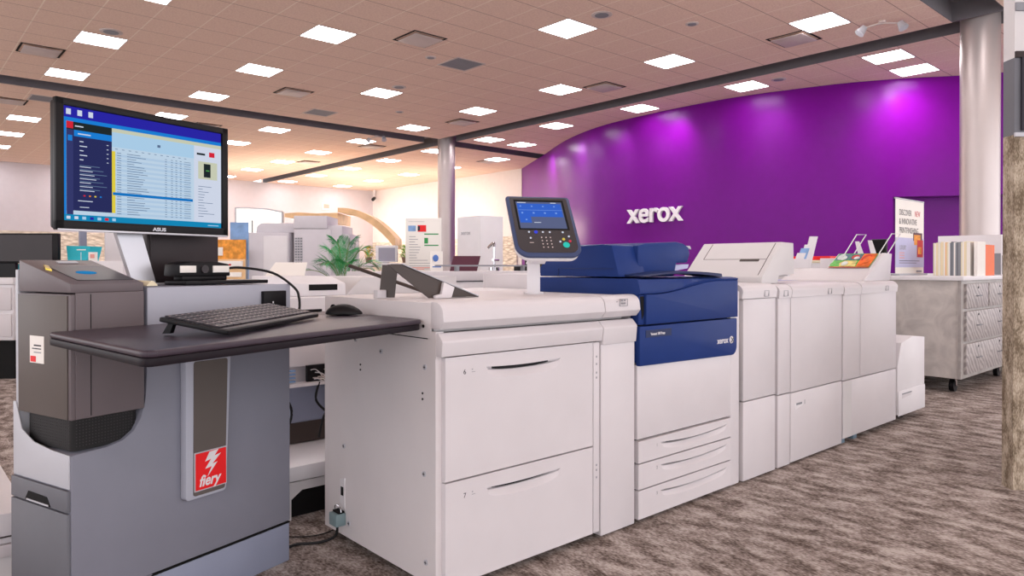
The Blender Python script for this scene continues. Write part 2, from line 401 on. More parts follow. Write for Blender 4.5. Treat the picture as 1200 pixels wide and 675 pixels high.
# ---------------------------------------------------------------- ceiling fittings
def LX(i): return GX0 + 4 * TX * i
def LY(j): return GY0 + 4 * TY * j
t = thing('ceiling_light', '', 'ceiling light', (0, 0, 0), 0, 'square ceiling light panels')
fr = MB(M['greysilver'])
for a in ((-.299, -.289, -.299, .299), (.289, .299, -.299, .299), (-.289, .289, -.299, -.289), (-.289, .289, .289, .299)):
    fr.box(a[0], a[1], a[2], a[3], CZ - 0.006, CZ + 0.004)
obj('frame', fr, parent=t)
obj('diffuser', MB(M['led']).box(-.289, .289, -.289, .289, CZ - 0.003, CZ + 0.003), parent=t)
proto = t; used = False
rown = ['leftmost row', 'second row from the left', 'third row from the left', 'fourth row from the left', 'fifth row from the left', 'sixth row from the left', 'seventh row from the left']
ordn = ['just above the camera', 'nearest', 'second', 'third', 'fourth', 'fifth', 'sixth', 'seventh', 'eighth', 'ninth', 'tenth']
skip = {(2, 2), (2, 4), (0, 5)}
lights = []
for i in range(0, 7):
    for j in range(-1, 10):
        if (i, j) in skip: continue
        x, y = LX(i), LY(j)
        if i == 4 and j == -1: continue
        if i >= 5 and y < (12.5 if i == 5 else 16.0): continue
        if i == 6 and j < 6: continue
        lights.append((x, y, 'square lit ceiling panel, %s along the %s' % (ordn[j + 1], rown[i])))
lights.append((11.77, LY(0), 'square lit ceiling panel closest to the big right column'))
lights.append((11.80, LY(4), 'square lit ceiling panel between the cross channel and purple wall'))
for k, (x, y, lab) in enumerate(lights):
    if k == 0: proto.location = (x, y, 0); proto['label'] = lab
    else: dup(proto, (x, y, 0), lab)

def vent(x, y, lab):
    t = thing('ceiling_vent', lab, 'ceiling vent', (x, y, 0), 0, 'square air vents in the ceiling')
    mb = MB(M['deepblack'])
    for a in ((-.29, -.26, -.29, .29), (.26, .29, -.29, .29), (-.26, .26, -.29, -.26), (-.26, .26, .26, .29)):
        mb.box(x + a[0], x + a[1], y + a[2], y + a[3], CZ - 0.004, CZ + 0.004)
    obj('slot_frame', mb, parent=t)
    obj('face_plate', MB(M['ventgrey']).box(x - .24, x + .24, y - .24, y + .24, CZ - 0.03, CZ - 0.022, bev=0.003), parent=t)
    return t
def V(u): return GX0 + 4 * TX * u
def W(u): return GY0 + 4 * TY * u
for u, v, lab in ((1.46, 1.71, 'square air vent left of the centre ceiling lights, nearest'), (1.46, 3.43, 'square air vent between two lights, left of centre'), (3.19, 3.46, 'square air vent in front of the middle column'),
                  (3.19, 1.72, 'square air vent close to the long right channel'), (3.17, 0.23, 'square air vent beside the upper right light panel'), (-0.24, 3.47, 'square air vent at the far left of the ceiling'),
                  (-0.2, 5.24, 'square air vent at the left edge behind the long channel'), (3.27, 6.8, 'small looking vent above the back wall'), (5.03, 5.2, 'square air vent right of the middle column'),
                  (3.26, 5.2, 'square air vent left of the middle column behind the channel'), (1.4, 5.23, 'square air vent above the monitor corner')):
    vent(V(u), W(v), lab)
def grille(x, y, lab):
    t = thing('return_grille', lab, 'air grille', (x, y, 0))
    mb = MB(M['ventgrey'])
    for a in ((-.29, -.26, -.29, .29), (.26, .29, -.29, .29), (-.26, .26, -.29, -.26), (-.26, .26, .26, .29)):
        mb.box(x + a[0], x + a[1], y + a[2], y + a[3], CZ - 0.006, CZ + 0.002)
    obj('frame', mb, parent=t)
    mb = MB(M['papergrey'])
    for k in range(12): mb.box(x - .26, x + .26, y - .255 + k * .0435, y - .225 + k * .0435, CZ - 0.005, CZ + 0.001)
    obj('louvre', mb, parent=t)
grille(V(1.98), W(1.96), 'grey louvred return grille ahead of the middle column')
grille(V(1.97), W(3.97), 'grey louvred return grille against the long left channel')
grille(V(0.02), W(4.97), 'grey louvred return grille at the left above the monitor')
def speaker(x, y, r, lab, m=M['ventgrey']):
    t = thing('ceiling_speaker', lab, 'ceiling speaker', (x, y, 0))
    obj('rim', MB(m).cyl((x, y, CZ - 0.008), (x, y, CZ + .002), r, n=32, bev=.003), parent=t)
    obj('grille', MB(M['papergrey']).cyl((x, y, CZ - 0.014), (x, y, CZ - .006), r * 0.66, n=32), parent=t)
speaker(V(1.97), W(0.72), 0.14, 'round ceiling speaker beside the top centre light')
speaker(V(1.73), W(1.97), 0.09, 'small round ceiling speaker near the grey grille')
speaker(V(0.01), W(2.78), 0.15, 'round ceiling speaker above the left light panel')
speaker(V(2.0), W(2.75), 0.13, 'pale round speaker touching a centre light panel')
speaker(V(2.47), W(0.48), 0.09, 'small dark round speaker at the upper right')
speaker(V(3.99), W(0.74), 0.13, 'round ceiling speaker over the purple wall top')
speaker(V(2.49), W(3.48), 0.09, 'small round ceiling speaker left of the far vent')
def spot(x, y, dx, dy, lab):
    t = thing('twin_spotlight', lab, 'spotlight', (x, y, 0))
    mb = MB(M['ventgrey']); mb.cyl((x, y, CZ - .03), (x, y, CZ), .05); mb.tube([(x - dx, y - dy, CZ - .06), (x, y, CZ - .03), (x + dx, y + dy, CZ - .06)], .012); obj('bracket', mb, parent=t)
    for s in (-1, 1):
        obj('lamp_head', MB(M['greysilver']).cyl((x + s * dx, y + s * dy, CZ - .05), (x + s * dx * 1.25 - .03, y + s * dy * 1.25, CZ - .14), .04, r2=.065), parent=t)
spot(V(3.24), W(-0.24), .08, -.2, 'twin headed ceiling spotlight at the upper right')
spot(V(2.95), W(4.6), .08, -.2, 'small twin headed spotlight left of the middle column')
# exit-style red tag and small camera in the far corner
mb = MB(M['paper']); mb.box(12.55, 12.95, 25.66, 25.695, 3.5, 3.8, bev=.01); mb.box(12.62, 12.88, 25.655, 25.66, 3.56, 3.74, M['inkpink'])
tag(obj('wall_sign', mb), 'small pale pink and white sign high on the back wall', 'sign')
mb = MB(M['white2']); mb.cyl((14.85, 25.3, 4.05), (14.85, 25.3, 4.45), .05); mb.cyl((14.85, 25.3, 4.1), (14.6, 25.0, 4.0), .07, M['black'])
tag(obj('security_camera', mb), 'small security camera in the far corner below the ceiling', 'camera')

# ---------------------------------------------------------------- xerox lettering on the purple wall
mb = textmb('xerox', 0.63, frame((11.18, 8.19, 2.08), (0.0, -1, 0), (0, 0, 1)), M['sign'], ext=0.03, bold=0.011, sx=0.96, space=0.97)
tag(obj('wall_lettering', mb), 'large white raised letters spelling the shop name on the purple wall', 'lettering')

# ================================================================= printing line
# --- drawer front with a scooped grip (height field, so the hollow is real)
def scoop_panel(mb, x0, x1, z0, z1, y, th, gx0, gx1, gz, sag1, sag2, depth, m):
    t = bmesh.new(); cols = []
    xs = [x0] + [gx0 + (gx1 - gx0) * k / 36 for k in range(37)] + [x1]
    for x in xs:
        u = max(-1, min(1, (2 * x - gx0 - gx1) / (gx1 - gx0))); f = max(0.0, 1 - u * u)
        zt = gz - sag1 * f; zb = gz - (sag1 + sag2) * (f ** 0.28 if f > 0 else 0) - 0.0006
        d = depth * (f ** 0.7 if f > 0 else 0)
        zz = [(z0, y), (zb, y), (zb + (zt - zb) * .62, y + d * .42), (zb + (zt - zb) * .70, y + d), (zt + .006 * f, y + d), (zt + .0004, y + .0015 * f), (zt + .0006, y), (z1, y)]
        cols.append([t.verts.new((x, yy, z)) for z, yy in zz])
    for a, b in zip(cols, cols[1:]):
        for k in range(len(a) - 1): t.faces.new((a[k], b[k], b[k + 1], a[k + 1]))
    loop = [c[0] for c in cols] + cols[-1][1:] + [c[-1] for c in reversed(cols[:-1])] + list(reversed(cols[0][1:-1]))
    back = [t.verts.new((v.co.x, y + th, v.co.z)) for v in loop]; n = len(loop)
    for k in range(n): t.faces.new((loop[k], back[k], back[(k + 1) % n], loop[(k + 1) % n]))
    bmesh.ops.recalc_face_normals(t, faces=t.faces)
    mb._add(t, m)
def cover_profile(y, z0, z1, back, rtop, rb):
    """rounded nose profile (y,z) seen from the side"""
    P = [(back, z1)]
    for k in range(7):
        a = PI / 2 * k / 6; P.append((y + rtop - rtop * math.sin(a), z1 - rtop * 0.8 + rtop * 0.8 * math.cos(a)))
    P += [(y + 0.004, z0 + rb), (y + rb, z0), (back, z0)]
    return P

LIDP = [(-.001, .99)] + [(-.025 - .045 * math.sin(PI / 2 * k / 5), .952 + .038 * math.cos(PI / 2 * k / 5)) for k in range(6)] + [(-.074, .925), (-.052, .899), (-.001, .899)]
STRP = [(-.001, .886), (-.040, .886), (-.064, .862), (-.066, .855), (-.060, .808), (-.001, .808)]
# ---- paper feeder (large, nearest)
F = thing('paper_feeder', 'big two-drawer off-white paper feeder cabinet nearest the camera, tray on top', 'printer', (0.5, 0.35, 0))
mb = MB(M['side']); mb.box(0.004, 1.0, 0.002, 0.76, 0.03, 0.90); mb.box(0, .03, 0, .765, .03, .862); mb.box(0.05, 0.97, 0.04, 0.7, 0.0, 0.03, M['deepblack'])
mb.box(-.001, .01, .0, .765, .866, .90)
obj('cabinet_body', mb, parent=F)
mb = MB(M['side']); mb.box(-.002, .045, -.028, .0, .03, .8); mb.box(-.002, .03, -.03, .0, .80, .89); obj('corner_post', mb, parent=F)
mb = MB(M['side'])
mb.box(0, 1.0, 0.0, 0.765, 0.872, 0.987, bev=.004); obj('top_deck', mb, parent=F)
mb = MB(M['deepblack']); mb.box(-.0025, 0, .02, .765, .8625, .8655); obj('seam_line', mb, parent=F)
mb = MB(M['white']); mb.prism(LIDP, -.002, .806, 'x', bev=.002); obj('front_lid', mb, parent=F)
mb = MB(M['white']); mb.prism(LIDP, .811, 1.035, 'x', bev=.002)
obj('lid_end', mb, parent=F)
mb = MB(M['inkgrey'])
z0 = 0.945
for (x, zz, w, h) in ((.895, .944, .05, .0022), (.895, .98, .05, .0022), (.895, .944, .0022, .038), (.945, .944, .0022, .038), (.905, .952, .012, .008), (.922, .952, .012, .008), (.905, .964, .012, .008), (.922, .964, .012, .008), (.875, .962, .008, .003)):
    mb.box(x, x + w, -.0755, -.074, min(zz, .972), min(zz + h, .975))
obj('button_marks', mb, parent=F)
mb = MB(M['white']); mb.prism(STRP, -.001, .803, 'x', bev=.0015); obj('upper_strip', mb, parent=F)
for i, (z0, z1, gz) in enumerate(((.386, .803, .757), (.03, .38, .372 - .0))):
    mb = MB(M['white'])
    gz = .757 if i == 0 else .332
    scoop_panel(mb, .022, .757, z0, z1, -.05, .05, .2, .572, gz, .006, .040, .046, M['white'])
    d = obj('drawer', mb, parent=F, flat=True)
    obj('number_label', textmb('6' if i == 0 else '7', .024, FRONT(.098, -.0505, z1 - .062), M['ink'], ext=.0003), parent=d)
    mb = MB(M['inkgrey']); mb.box(.135, .15, -.0506, -.05, z1 - .058, z1 - .056); mb.box(.135, .14, -.0506, -.05, z1 - .050, z1 - .046); obj('tick_marks', mb, parent=d)
mb = MB(M['white']); mb.box(.762, .798, -.05, .0, .03, .802, bev=.002)
for z in (.74, .71, .675, .655, .3, .28, .25): mb.box(.776, .783, -.0508, -.05, z, z + .008, M['inkgrey'])
obj('hinge_strip', mb, parent=F)
mb = MB(M['white']); mb.box(.806, 1.022, -.052, .0, .008, .80, bev=.003); mb.prism([(a, b if b > .81 else .79) for a, b in STRP], .807, 1.022, 'x', bev=.0015); obj('side_door', mb, parent=F)
mb = MB(M['black']); mb.box(.03, 1.01, -.025, .0, .03, .886); obj('shadow_gap', mb, parent=F)
for (y, z) in ((.506, .825), (.317, .795), (.035, .766), (.04, .40), (.6, .39), (.56, .03 + .06), (.03, .10)):
    mb = MB(M['greysilver']); mb.cyl((-.004, y, z), (.002, y, z), .0095, n=20)
    mb.box(-.0048, -.0038, y - .006, y + .006, z - .0014, z + .0014, M['seam']); mb.box(-.0048, -.0038, y - .0014, y + .0014, z - .006, z + .006, M['seam'])
    obj('screw', mb, parent=F)
mb = MB(M['deepblack'])
for (y, z) in ((.47, .73), (.47, .71), (.05, .675), (.05, .655)): mb.cyl((-.002, y, z), (.0, y, z), .004, n=12)
mb.cyl((-.002, .045, .905), (0, .045, .905), .006, n=10)
obj('pin_holes', mb, parent=F)
mb = MB(M['white2']); mb.prism([(.628, .252), (.628, .158), (.592, .140), (.592, .262)], -.004, .0, 'x'); mb.box(-.0055, -.004, .600, .62, .19, .225, M['deepblack']); obj('power_switch', mb, parent=F, label='white recess with small black rocker switch')
mb = MB(M['tealplug']); mb.box(-.045, 0.0, .585, .645, .075, .125, bev=.004); mb.box(-.03, -.005, .59, .64, .125, .132, M['deepblack']); mb.tube([(-.02, .59, .13), (-.02, .6, .15), (-.02, .635, .15), (-.02, .64, .13)], .002, M['chrome'], smooth=3); pl = obj('power_plug', mb, parent=F)
tag(obj('power_cord', MB(M['cable']).tube([(-.025, .61, .078), (-.03, .62, .03), (-.08, .66, .006), (-.15, .70, .006), (-.20, .70, .006), (-.22, .76, .006), (-.24, .88, .006), (-.27, 1.0, .006)], .0055)), 'black power cord curling on the carpet below the teal plug', 'cord')
tag(obj('floor_cable', MB(M['cable']).tube([(.03, .75, .004), (-.05, .74, .004), (-.14, .80, .004), (-.2, .92, .004)], .0025)), 'thin dark cable lying on the carpet behind the feeder corner', 'cable')

# bypass tray on top of the feeder
mb = MB(M['opaltray']); mb.hull([(-.03, .23, 1.116), (.03, .23, 1.118), (.385, .23, .992), (.15, .23, .99)], [(-.03, .222, 1.116), (.03, .222, 1.118), (.385, .222, .992), (.15, .222, .99)])
T = thing('bypass_tray', 'dark brown tilted paper tray standing on the near feeder top', 'paper tray', (.2, .35, .989))
obj('side_plate', mb, parent=T)
mb = MB(M['opaltray']); mb.hull([(.03, .222, 1.118), (.385, .222, .993), (.385, .30, .993), (.03, .30, 1.118)], [(.03, .222, 1.113), (.385, .222, .988), (.385, .30, .988), (.03, .30, 1.113)]); obj('tray_plate', mb, parent=T)
mb = MB(M['greysilver']); mb.box(.02, .385, .226, .231, 1.0, 1.003); 
mb = MB(M['greysilver']); mb.hull([(.03, .2205, 1.120), (.386, .2205, .994), (.386, .2205, .990), (.03, .2205, 1.1165)], [(.03, .229, 1.120), (.386, .229, .994), (.386, .229, .990), (.03, .229, 1.1165)]); obj('edge_trim', mb, parent=T)
mb = MB(M['opaltray']); mb.tube([(-.005, .55, 1.113), (.335, .50, .998)], .0075, smooth=0); obj('rod', mb, parent=T)
mb = MB(M['opaltray']); mb.hull([(.04, .40, .99), (.085, .36, .99), (.10, .36, 1.115), (.055, .40, 1.115)], [(.045, .41, .99), (.09, .37, .99), (.105, .37, 1.115), (.06, .41, 1.115)]); obj('strap', mb, parent=T)
mb = MB(M['white']); mb.box(.015, .055, .37, .40, .988, 1.02, bev=.003); obj('bracket', mb, parent=T)
mb = MB(M['white']); mb.prism([(.165, .989), (.24, .989), (.255, 1.03), (.205, 1.05), (.195, 1.005), (.165, 1.0)], .205, .221, 'y', bev=.002); obj('bracket', mb, parent=T)

# ---- print engine
G = thing('print_engine', 'white and navy blue digital press with scanner on top and three small drawers', 'printer', (1.45, .35, 0))
mb = MB(M['white']); mb.box(1.045, 1.87, .0, .78, .03, .95); mb.box(1.06, 1.86, .02, .7, 0, .03, M['deepblack']); mb.box(1.08, 1.83, -.03, .02, .018, .03, M['deepblack']); obj('engine_body', mb, parent=G)
mb = MB(M['white']); mb.box(1.045, 1.868, -.048, .0, .36, .70, bev=.006); mb.box(1.785, 1.868, -.05, .0, .01, .985, bev=.006); obj('lower_door', mb, parent=G)
for i, (z0, z1) in enumerate(((.261, .354), (.147, .255), (.018, .141))):
    mb = MB(M['white']); gz = z1 - .036
    scoop_panel(mb, 1.045, 1.78, z0, z1, -.056, .05, 1.2, 1.745, gz + .012, .016, .030, .044, M['white'])
    d = obj('drawer', mb, parent=G, flat=True)
    obj('number_label', textmb('123'[i], .02, FRONT(1.17, -.0565, z1 - .04), M['inkgrey'], ext=.0003), parent=d)
mb = MB(M['deepblack']); mb.box(1.05, 1.86, -.03, .0, .03, .86); obj('shadow_gap', mb, parent=G)
# lower blue cover with rounded bottom-right corner
P = [(1.045, .68), (1.78, .668)]
for k in range(1, 7): a = -PI / 2 + PI / 2 * k / 6; P.append((1.78 + .045 * math.cos(a), .712 + .045 * math.sin(a)))
P += [(1.826, .85), (1.045, .85)]
mb = MB(M['navy']); mb.prism(P, -.062, -.01, 'y', bev=.004); bl = obj('lower_blue_door', mb, parent=G)
obj('name_strip', MB(M['navydark']).box(1.085, 1.27, -.064, -.062, .800, .832), parent=bl)
obj('name_lettering', textmb('Versant 180 Press', .0165, FRONT(1.118, -.0645, .809), M['white2'], ext=.0004, bold=.0004, sx=.85), parent=bl)
mb = textmb('xerox', .042, FRONT(1.645, -.0625, .733), M['white2'], ext=.0006, bold=.0008, sx=.95)
obj('brand_lettering', mb, parent=bl)
mb = MB(M['white2']); mb.ball((1.772, -.062, .745), .0185, sc=(1, .3, 1)); mb.tube([(1.760, -.0685, .757), (1.772, -.069, .745), (1.784, -.0685, .733)], .002, M['greydark'], smooth=3); mb.tube([(1.760, -.0685, .733), (1.772, -.069, .745), (1.784, -.0685, .757)], .002, M['greydark'], smooth=3)
obj('brand_ball', mb, parent=bl)
# upper blue door: wavy top edge
def wave(x):
    u = max(0, min(1, (x - 1.15) / .5)); s = u * u * (3 - 2 * u); return .99 + .052 * s
xs = [1.085 + (1.826 - 1.085) * k / 24 for k in range(25)]
mb = MB(M['navy']); mb.prism([(1.085, .857), (1.826, .857)] + [(x, wave(x) - .003) for x in reversed(xs)], -.066, -.01, 'y', bev=.003); obj('upper_blue_door', mb, parent=G)
mb = MB(M['navy']); mb.prism([(1.045, .857), (1.082, .857), (1.082, .985), (1.045, .985)], -.056, -.01, 'y', bev=.003); mb.prism([(1.052, .98), (1.078, .98), (1.078, .9), (1.066, .88)], -.0575, -.056, 'y', M['deepblack']); obj('hinge_cover', mb, parent=G)
# scanner deck: top shell follows the wave
mb = MB(M['navy']); t = bmesh.new(); R = []
xs = [1.045 + (1.83 - 1.045) * k / 28 for k in range(29)]
for x in xs:
    zt = 1.056 + .004 * max(0, (x - 1.5)); zb = wave(x) + .0015
    prof = [(-.062, zb), (-.064, min(zb + .01, zt - .008)), (-.05, zt - .004), (-.02, zt), (.60, zt), (.60, .955), (-.0, .955)]
    if x == xs[0]: pass
    R.append([t.verts.new((x, a, b)) for a, b in prof])
for a, b in zip(R, R[1:]):
    for k in range(len(a)): t.faces.new((a[k], a[(k + 1) % len(a)], b[(k + 1) % len(a)], b[k]))
t.faces.new(R[0]); t.faces.new(list(reversed(R[-1]))); bmesh.ops.recalc_face_normals(t, faces=t.faces); mb._add(t, M['navy']); obj('scanner_deck', mb, parent=G)
# document feeder
D = thing('x', '', '') ; bpy.data.objects.remove(D)
mb = MB(M['navy']); mb.prism([(.055, 1.062), (.10, 1.205), (.16, 1.209), (.54, 1.195), (.56, 1.12), (.56, 1.062)], 1.05, 1.24, 'x', bev=.006); mb.box(1.047, 1.05, .09, .43, 1.098, 1.1, M['navydark']); mb.box(1.047, 1.05, .43, .432, 1.062, 1.1, M['navydark'])
df = obj('document_feeder', mb, parent=G)
mb = MB(M['navy'])
P = [(1.20, 1.062), (1.20, 1.205), (1.26, 1.218), (1.50, 1.228), (1.555, 1.222), (1.60, 1.205), (1.612, 1.17), (1.59, 1.128), (1.50, 1.125), (1.48, 1.062)]
mb.prism(P, .07, .5, 'y', bev=.008); obj('feeder_cover', mb, parent=df)
mb = MB(M['greysilver']); mb.prism([(1.58, 1.195), (1.60, 1.212), (1.655, 1.212), (1.665, 1.195), (1.64, 1.202)], .1, .45, 'y'); mb.prism([(1.49, 1.085), (1.62, 1.10), (1.63, 1.12), (1.5, 1.115)], .09, .45, 'y', M['lavender']); obj('exit_guide', mb, parent=df)
# curved lip along the front
mb = MB(M['navydark']); t = bmesh.new(); R = []
for k in range(21):
    u = k / 20; x = 1.09 + .62 * u; z = 1.066 + .024 * math.sin(PI * min(1, u * 1.05)) ** .8 if u < .95 else 1.068
    z = 1.064 + .022 * math.sin(PI * (.08 + .78 * u)); w = .02
    R.append([t.verts.new((x, -.045, z)), t.verts.new((x, -.05, z - .004 - .012 * u)), t.verts.new((x, .1, z - .004 - .012 * u)), t.verts.new((x, .1, z + .004))])
for a, b in zip(R, R[1:]):
    for k in range(4): t.faces.new((a[k], a[(k + 1) % 4], b[(k + 1) % 4], b[k]))
t.faces.new(R[0]); t.faces.new(list(reversed(R[-1]))); bmesh.ops.recalc_face_normals(t, faces=t.faces); mb._add(t, M['navydark']); obj('lift_handle', mb, parent=G)

# ---- control console on its post
u = Vector((.89, -.456, 0)).normalized(); bk = Vector((.456, .89, 0)).normalized(); tau = math.radians(36.5)
vv = (Vector((0, 0, 1)) * math.cos(tau) + bk * math.sin(tau)).normalized(); nn = u.cross(vv).normalized()   # nn faces the viewer
CC = Vector((.700, .175, 1.279))
K = thing('control_console', 'tilted touchscreen control console with keypad on a white post', 'control panel', (.78, .32, .99))
def rr(w, h, r, n=7, off=0.0):
    """rounded rect: r=(tl,tr,br,bl)"""
    P = []
    for (cx, cy, rad, a0) in ((w / 2 - r[1], h / 2 - r[1], r[1], 0), (-w / 2 + r[0], h / 2 - r[0], r[0], 90), (-w / 2 + r[3], -h / 2 + r[3], r[3], 180), (w / 2 - r[2], -h / 2 + r[2], r[2], 270)):
        for k in range(n + 1): a = math.radians(a0 + 90 * k / n); P.append((cx + rad * math.cos(a), cy + rad * math.sin(a)))
    return P
KM = Matrix.Identity(4)
for i in range(3): KM[i][0] = u[i]; KM[i][1] = vv[i]; KM[i][2] = nn[i]; KM[i][3] = CC[i]
def kpart(name, mb, parent=K, label=None): mb.xf(KM); return obj(name, mb, parent=parent, label=label)
W_, H_ = .285, .325
mb = MB(M['navyrim']); mb.prism(rr(W_, H_, (.012, .014, .05, .06)), -.012, .004, 'z', bev=.004); sh = kpart('console_shell', mb)
mb = MB(M['white2']); mb.prism([(x, y - .004) for x, y in rr(W_ - .01, H_ - .004, (.012, .014, .05, .06))], -.032, -.012, 'z', bev=.006); kpart('back_shell', mb)
mb = MB(M['panelgrey']); mb.prism([(x, y + .004) for x, y in rr(W_ - .028, H_ - .028, (.008, .01, .036, .045))], .004, .0055, 'z'); kpart('face_plate', mb)
mb = MB(M['deepblack']); mb.box(-.112, .110, -.025, .14, .0055, .0065); kpart('bezel', mb)
mb = MB(UI['panel']); mb.box(-.104, .100, -.018, .128, .0065, .007, UI['panelgrey']); mb.box(-.1, .095, .045, .118, .007, .0073, UI['panel']); mb.box(-.1, -.05, .012, .045, .007, .0073, UI['panel'])
mb.box(-.104, .1, .118, .128, .0072, .0075, UI['panelgrey'])
for k in range(4):
    mb.box(-.09 + k * .05, -.083 + k * .05, .10, .106, .0073, .0076, UI['panelhi']); mb.box(-.088 + k * .05, -.080 + k * .05, .062, .070, .0073, .0076, UI['panelhi'])
mb.box(-.1, .095, .081, .0825, .0073, .0076, UI['panelhi']); mb.box(-.075, -.068, .025, .032, .0073, .0076, UI['panelhi']); mb.box(-.04, -.01, .012, .015, .0073, .0076, UI['light'])
mb.box(-.098, -.06, .121, .125, .0075, .0078, UI['light']); mb.box(.05, .075, .121, .125, .0075, .0078, UI['light'])
kpart('screen', mb)
def btn(x, y, r, m, lab=None): mb = MB(m); mb.cyl((x, y, .0055), (x, y, .0085), r, n=20, bev=.0008); kpart('button', mb, label=lab)
btn(.078, -.105, .0145, UI['tcyan'], 'large turquoise start button'); btn(.072, -.075, .0065, UI['tyellow'], 'yellow button'); btn(.098, -.085, .006, UI['tred'], 'red button'); btn(-.042, -.038, .008, UI['tblue'], 'glowing blue button')
for x, y in ((-.072, -.038), (-.012, -.038), (.018, -.038), (.075, -.038), (.055, -.088), (.098, -.06), (-.07, -.07)): btn(x, y, .0042, UI['white'])
mb = MB(M['ventgrey'])
for r_ in range(4):
    for c_ in range(3): mb.cyl((-.022 + c_ * .019, -.066 - r_ * .017, .0055), (-.022 + c_ * .019, -.066 - r_ * .017, .0066), .0028, n=10)
mb.box(-.078, -.06, -.095, -.092, .0055, .0062)
kpart('keypad', mb)
mb = MB(M['white2'])
mb.hull([(.735, .315, .988), (.775, .275, .988), (.81, .31, .988), (.77, .35, .988)], [(.735, .315, 1.15), (.775, .275, 1.15), (.81, .31, 1.17), (.77, .35, 1.17)])
mb.cyl((.772, .312, .988), (.772, .312, .996), .045, n=28)
po = obj('post', mb, parent=K)
obj('knob', MB(M['opaltray']).ball((.785, .286, 1.125), .012, sc=(1, 1, 1.6)), parent=po)
obj('neck', MB(M['white2']).hull([(.74, .30, 1.12), (.79, .26, 1.12), (.81, .33, 1.12), (.76, .35, 1.12)], [(.72, .22, 1.20), (.77, .19, 1.20), (.80, .26, 1.24), (.75, .28, 1.24)]), parent=K)

# ---- finishing modules
def module(name, label, x0, x1, loc=None): return thing(name, label, 'printer', ((x0 + x1) / 2, .35, 0))
def cap(mb, x0, x1, ztop, y=-.06): mb.prism(cover_profile(y, ztop - .075, ztop, .5, .05, .003), x0, x1, 'x')
A = module('interface_module', 'narrow white module docked right of the navy scanner press', 1.89, 2.24)
mb = MB(M['white']); mb.box(1.885, 2.235, 0, .75, .02, .95); mb.box(1.9, 2.22, .03, .7, 0, .02, M['deepblack']); obj('module_body', mb, parent=A)
mb = MB(M['white']); cap(mb, 1.885, 2.235, 1.018); obj('top_cap', mb, parent=A)
mb = MB(M['white']); mb.box(1.905, 2.235, -.05, 0, .418, .94, bev=.003); obj('upper_door', mb, parent=A)
mb = MB(M['white']); mb.box(1.905, 2.235, -.05, 0, .008, .412, bev=.003); obj('lower_door', mb, parent=A)
obj('side_strip', MB(M['gap']).box(1.872, 1.898, -.012, 0, .012, .95), parent=A)
def capmark(x, z, par):
    mb = MB(M['inkgrey'])
    for (a, b, c, d) in ((0, .045, 0, .002), (0, .045, .03, .032), (0, .002, 0, .032), (.043, .045, 0, .032)): mb.box(x + a, x + b, -.0615, -.058, z + c, z + d)
    obj('indicator_mark', mb, parent=par)
capmark(2.1, .95, A)
B = module('finisher_module', 'white finishing module whose lower door has a small grip', 2.27, 3.07)
mb = MB(M['white']); mb.box(2.262, 3.065, 0, .75, .02, .95); mb.box(2.28, 3.05, .03, .7, 0, .02, M['deepblack']); obj('module_body', mb, parent=B)
mb = MB(M['white']); cap(mb, 2.262, 2.40, 1.01); obj('top_cap', mb, parent=B)
mb = MB(M['white']); cap(mb, 2.406, 3.065, 1.012); obj('top_cap', mb, parent=B)
mb = MB(M['white']); mb.box(2.262, 2.40, -.05, 0, .408, .935, bev=.003); mb.box(2.262, 2.40, -.05, 0, .008, .402, bev=.003); obj('side_strip', mb, parent=B)
mb = MB(M['white']); mb.box(2.408, 3.06, -.05, 0, .405, .94, bev=.003); obj('upper_door', mb, parent=B)
mb = MB(M['white']); mb.box(2.408, 3.06, -.05, 0, .012, .399, bev=.003); ld = obj('lower_door', mb, parent=B)
mb = MB(M['white2']); mb.prism([(2.455, .335), (2.555, .335), (2.545, .318), (2.46, .300)], -.0512, -.05, 'y', M['white2']); mb.box(2.47, 2.54, -.0514, -.0505, .325, .337, M['papergrey']); mb.box(2.57, 2.575, -.0512, -.05, .32, .345, M['inkgrey']); obj('door_grip', mb, parent=ld)
obj('side_gap', MB(M['gap']).box(2.238, 2.262, -.012, 0, .012, .93), parent=B)
capmark(2.31, .945, B); capmark(2.85, .945, B)
C = module('stacker_module', 'white stacker module at the end with a colourful print panel on top', 3.08, 3.93)
mb = MB(M['white']); mb.box(3.078, 3.93, 0, .75, .03, .95); obj('module_body', mb, parent=C)
mb = MB(M['white']); cap(mb, 3.078, 3.33, 1.005); mb.prism([(3.13, 1.004), (3.33, 1.004), (3.22, .985)], -.02, .01, 'y', M['papergrey']); obj('top_cap', mb, parent=C)
mb = MB(M['white']); cap(mb, 3.336, 3.935, 1.008); obj('top_cap', mb, parent=C)
mb = MB(M['white']); mb.box(3.078, 3.33, -.05, 0, .398, .93, bev=.003); obj('side_strip', mb, parent=C)
mb = MB(M['white']); mb.box(3.336, 3.932, -.05, 0, .398, .935, bev=.003); obj('upper_door', mb, parent=C)
mb = MB(M['white']); mb.box(3.078, 3.932, -.05, 0, .035, .392, bev=.003); mb.box(3.078, 3.2, -.0505, -.05, .036, .39, M['beige']); obj('lower_door', mb, parent=C)
capmark(3.72, .945, C)
for x in (3.10, 3.28): obj('foot', MB(M['foot']).box(x, x + .05, -.03, .02, 0, .035), parent=C)
obj('base_tray', MB(M['deepblack']).box(3.35, 3.9, .02, .7, .0, .03), parent=C)
S = module('low_catch_unit', 'small low white cabinet on casters at the far end of the printer line', 3.96, 4.49)
mb = MB(M['white2']); mb.prism([(3.96, .06), (3.96, .40), (4.03, .565), (4.25, .60), (4.49, .58), (4.49, .06)], -.05, .55, 'y', bev=.004); obj('cabinet_body', mb, parent=S)
mb = MB(M['white2']); mb.box(3.965, 4.485, -.056, -.05, .05, .225, bev=.002); ld = obj('lower_door', mb, parent=S)
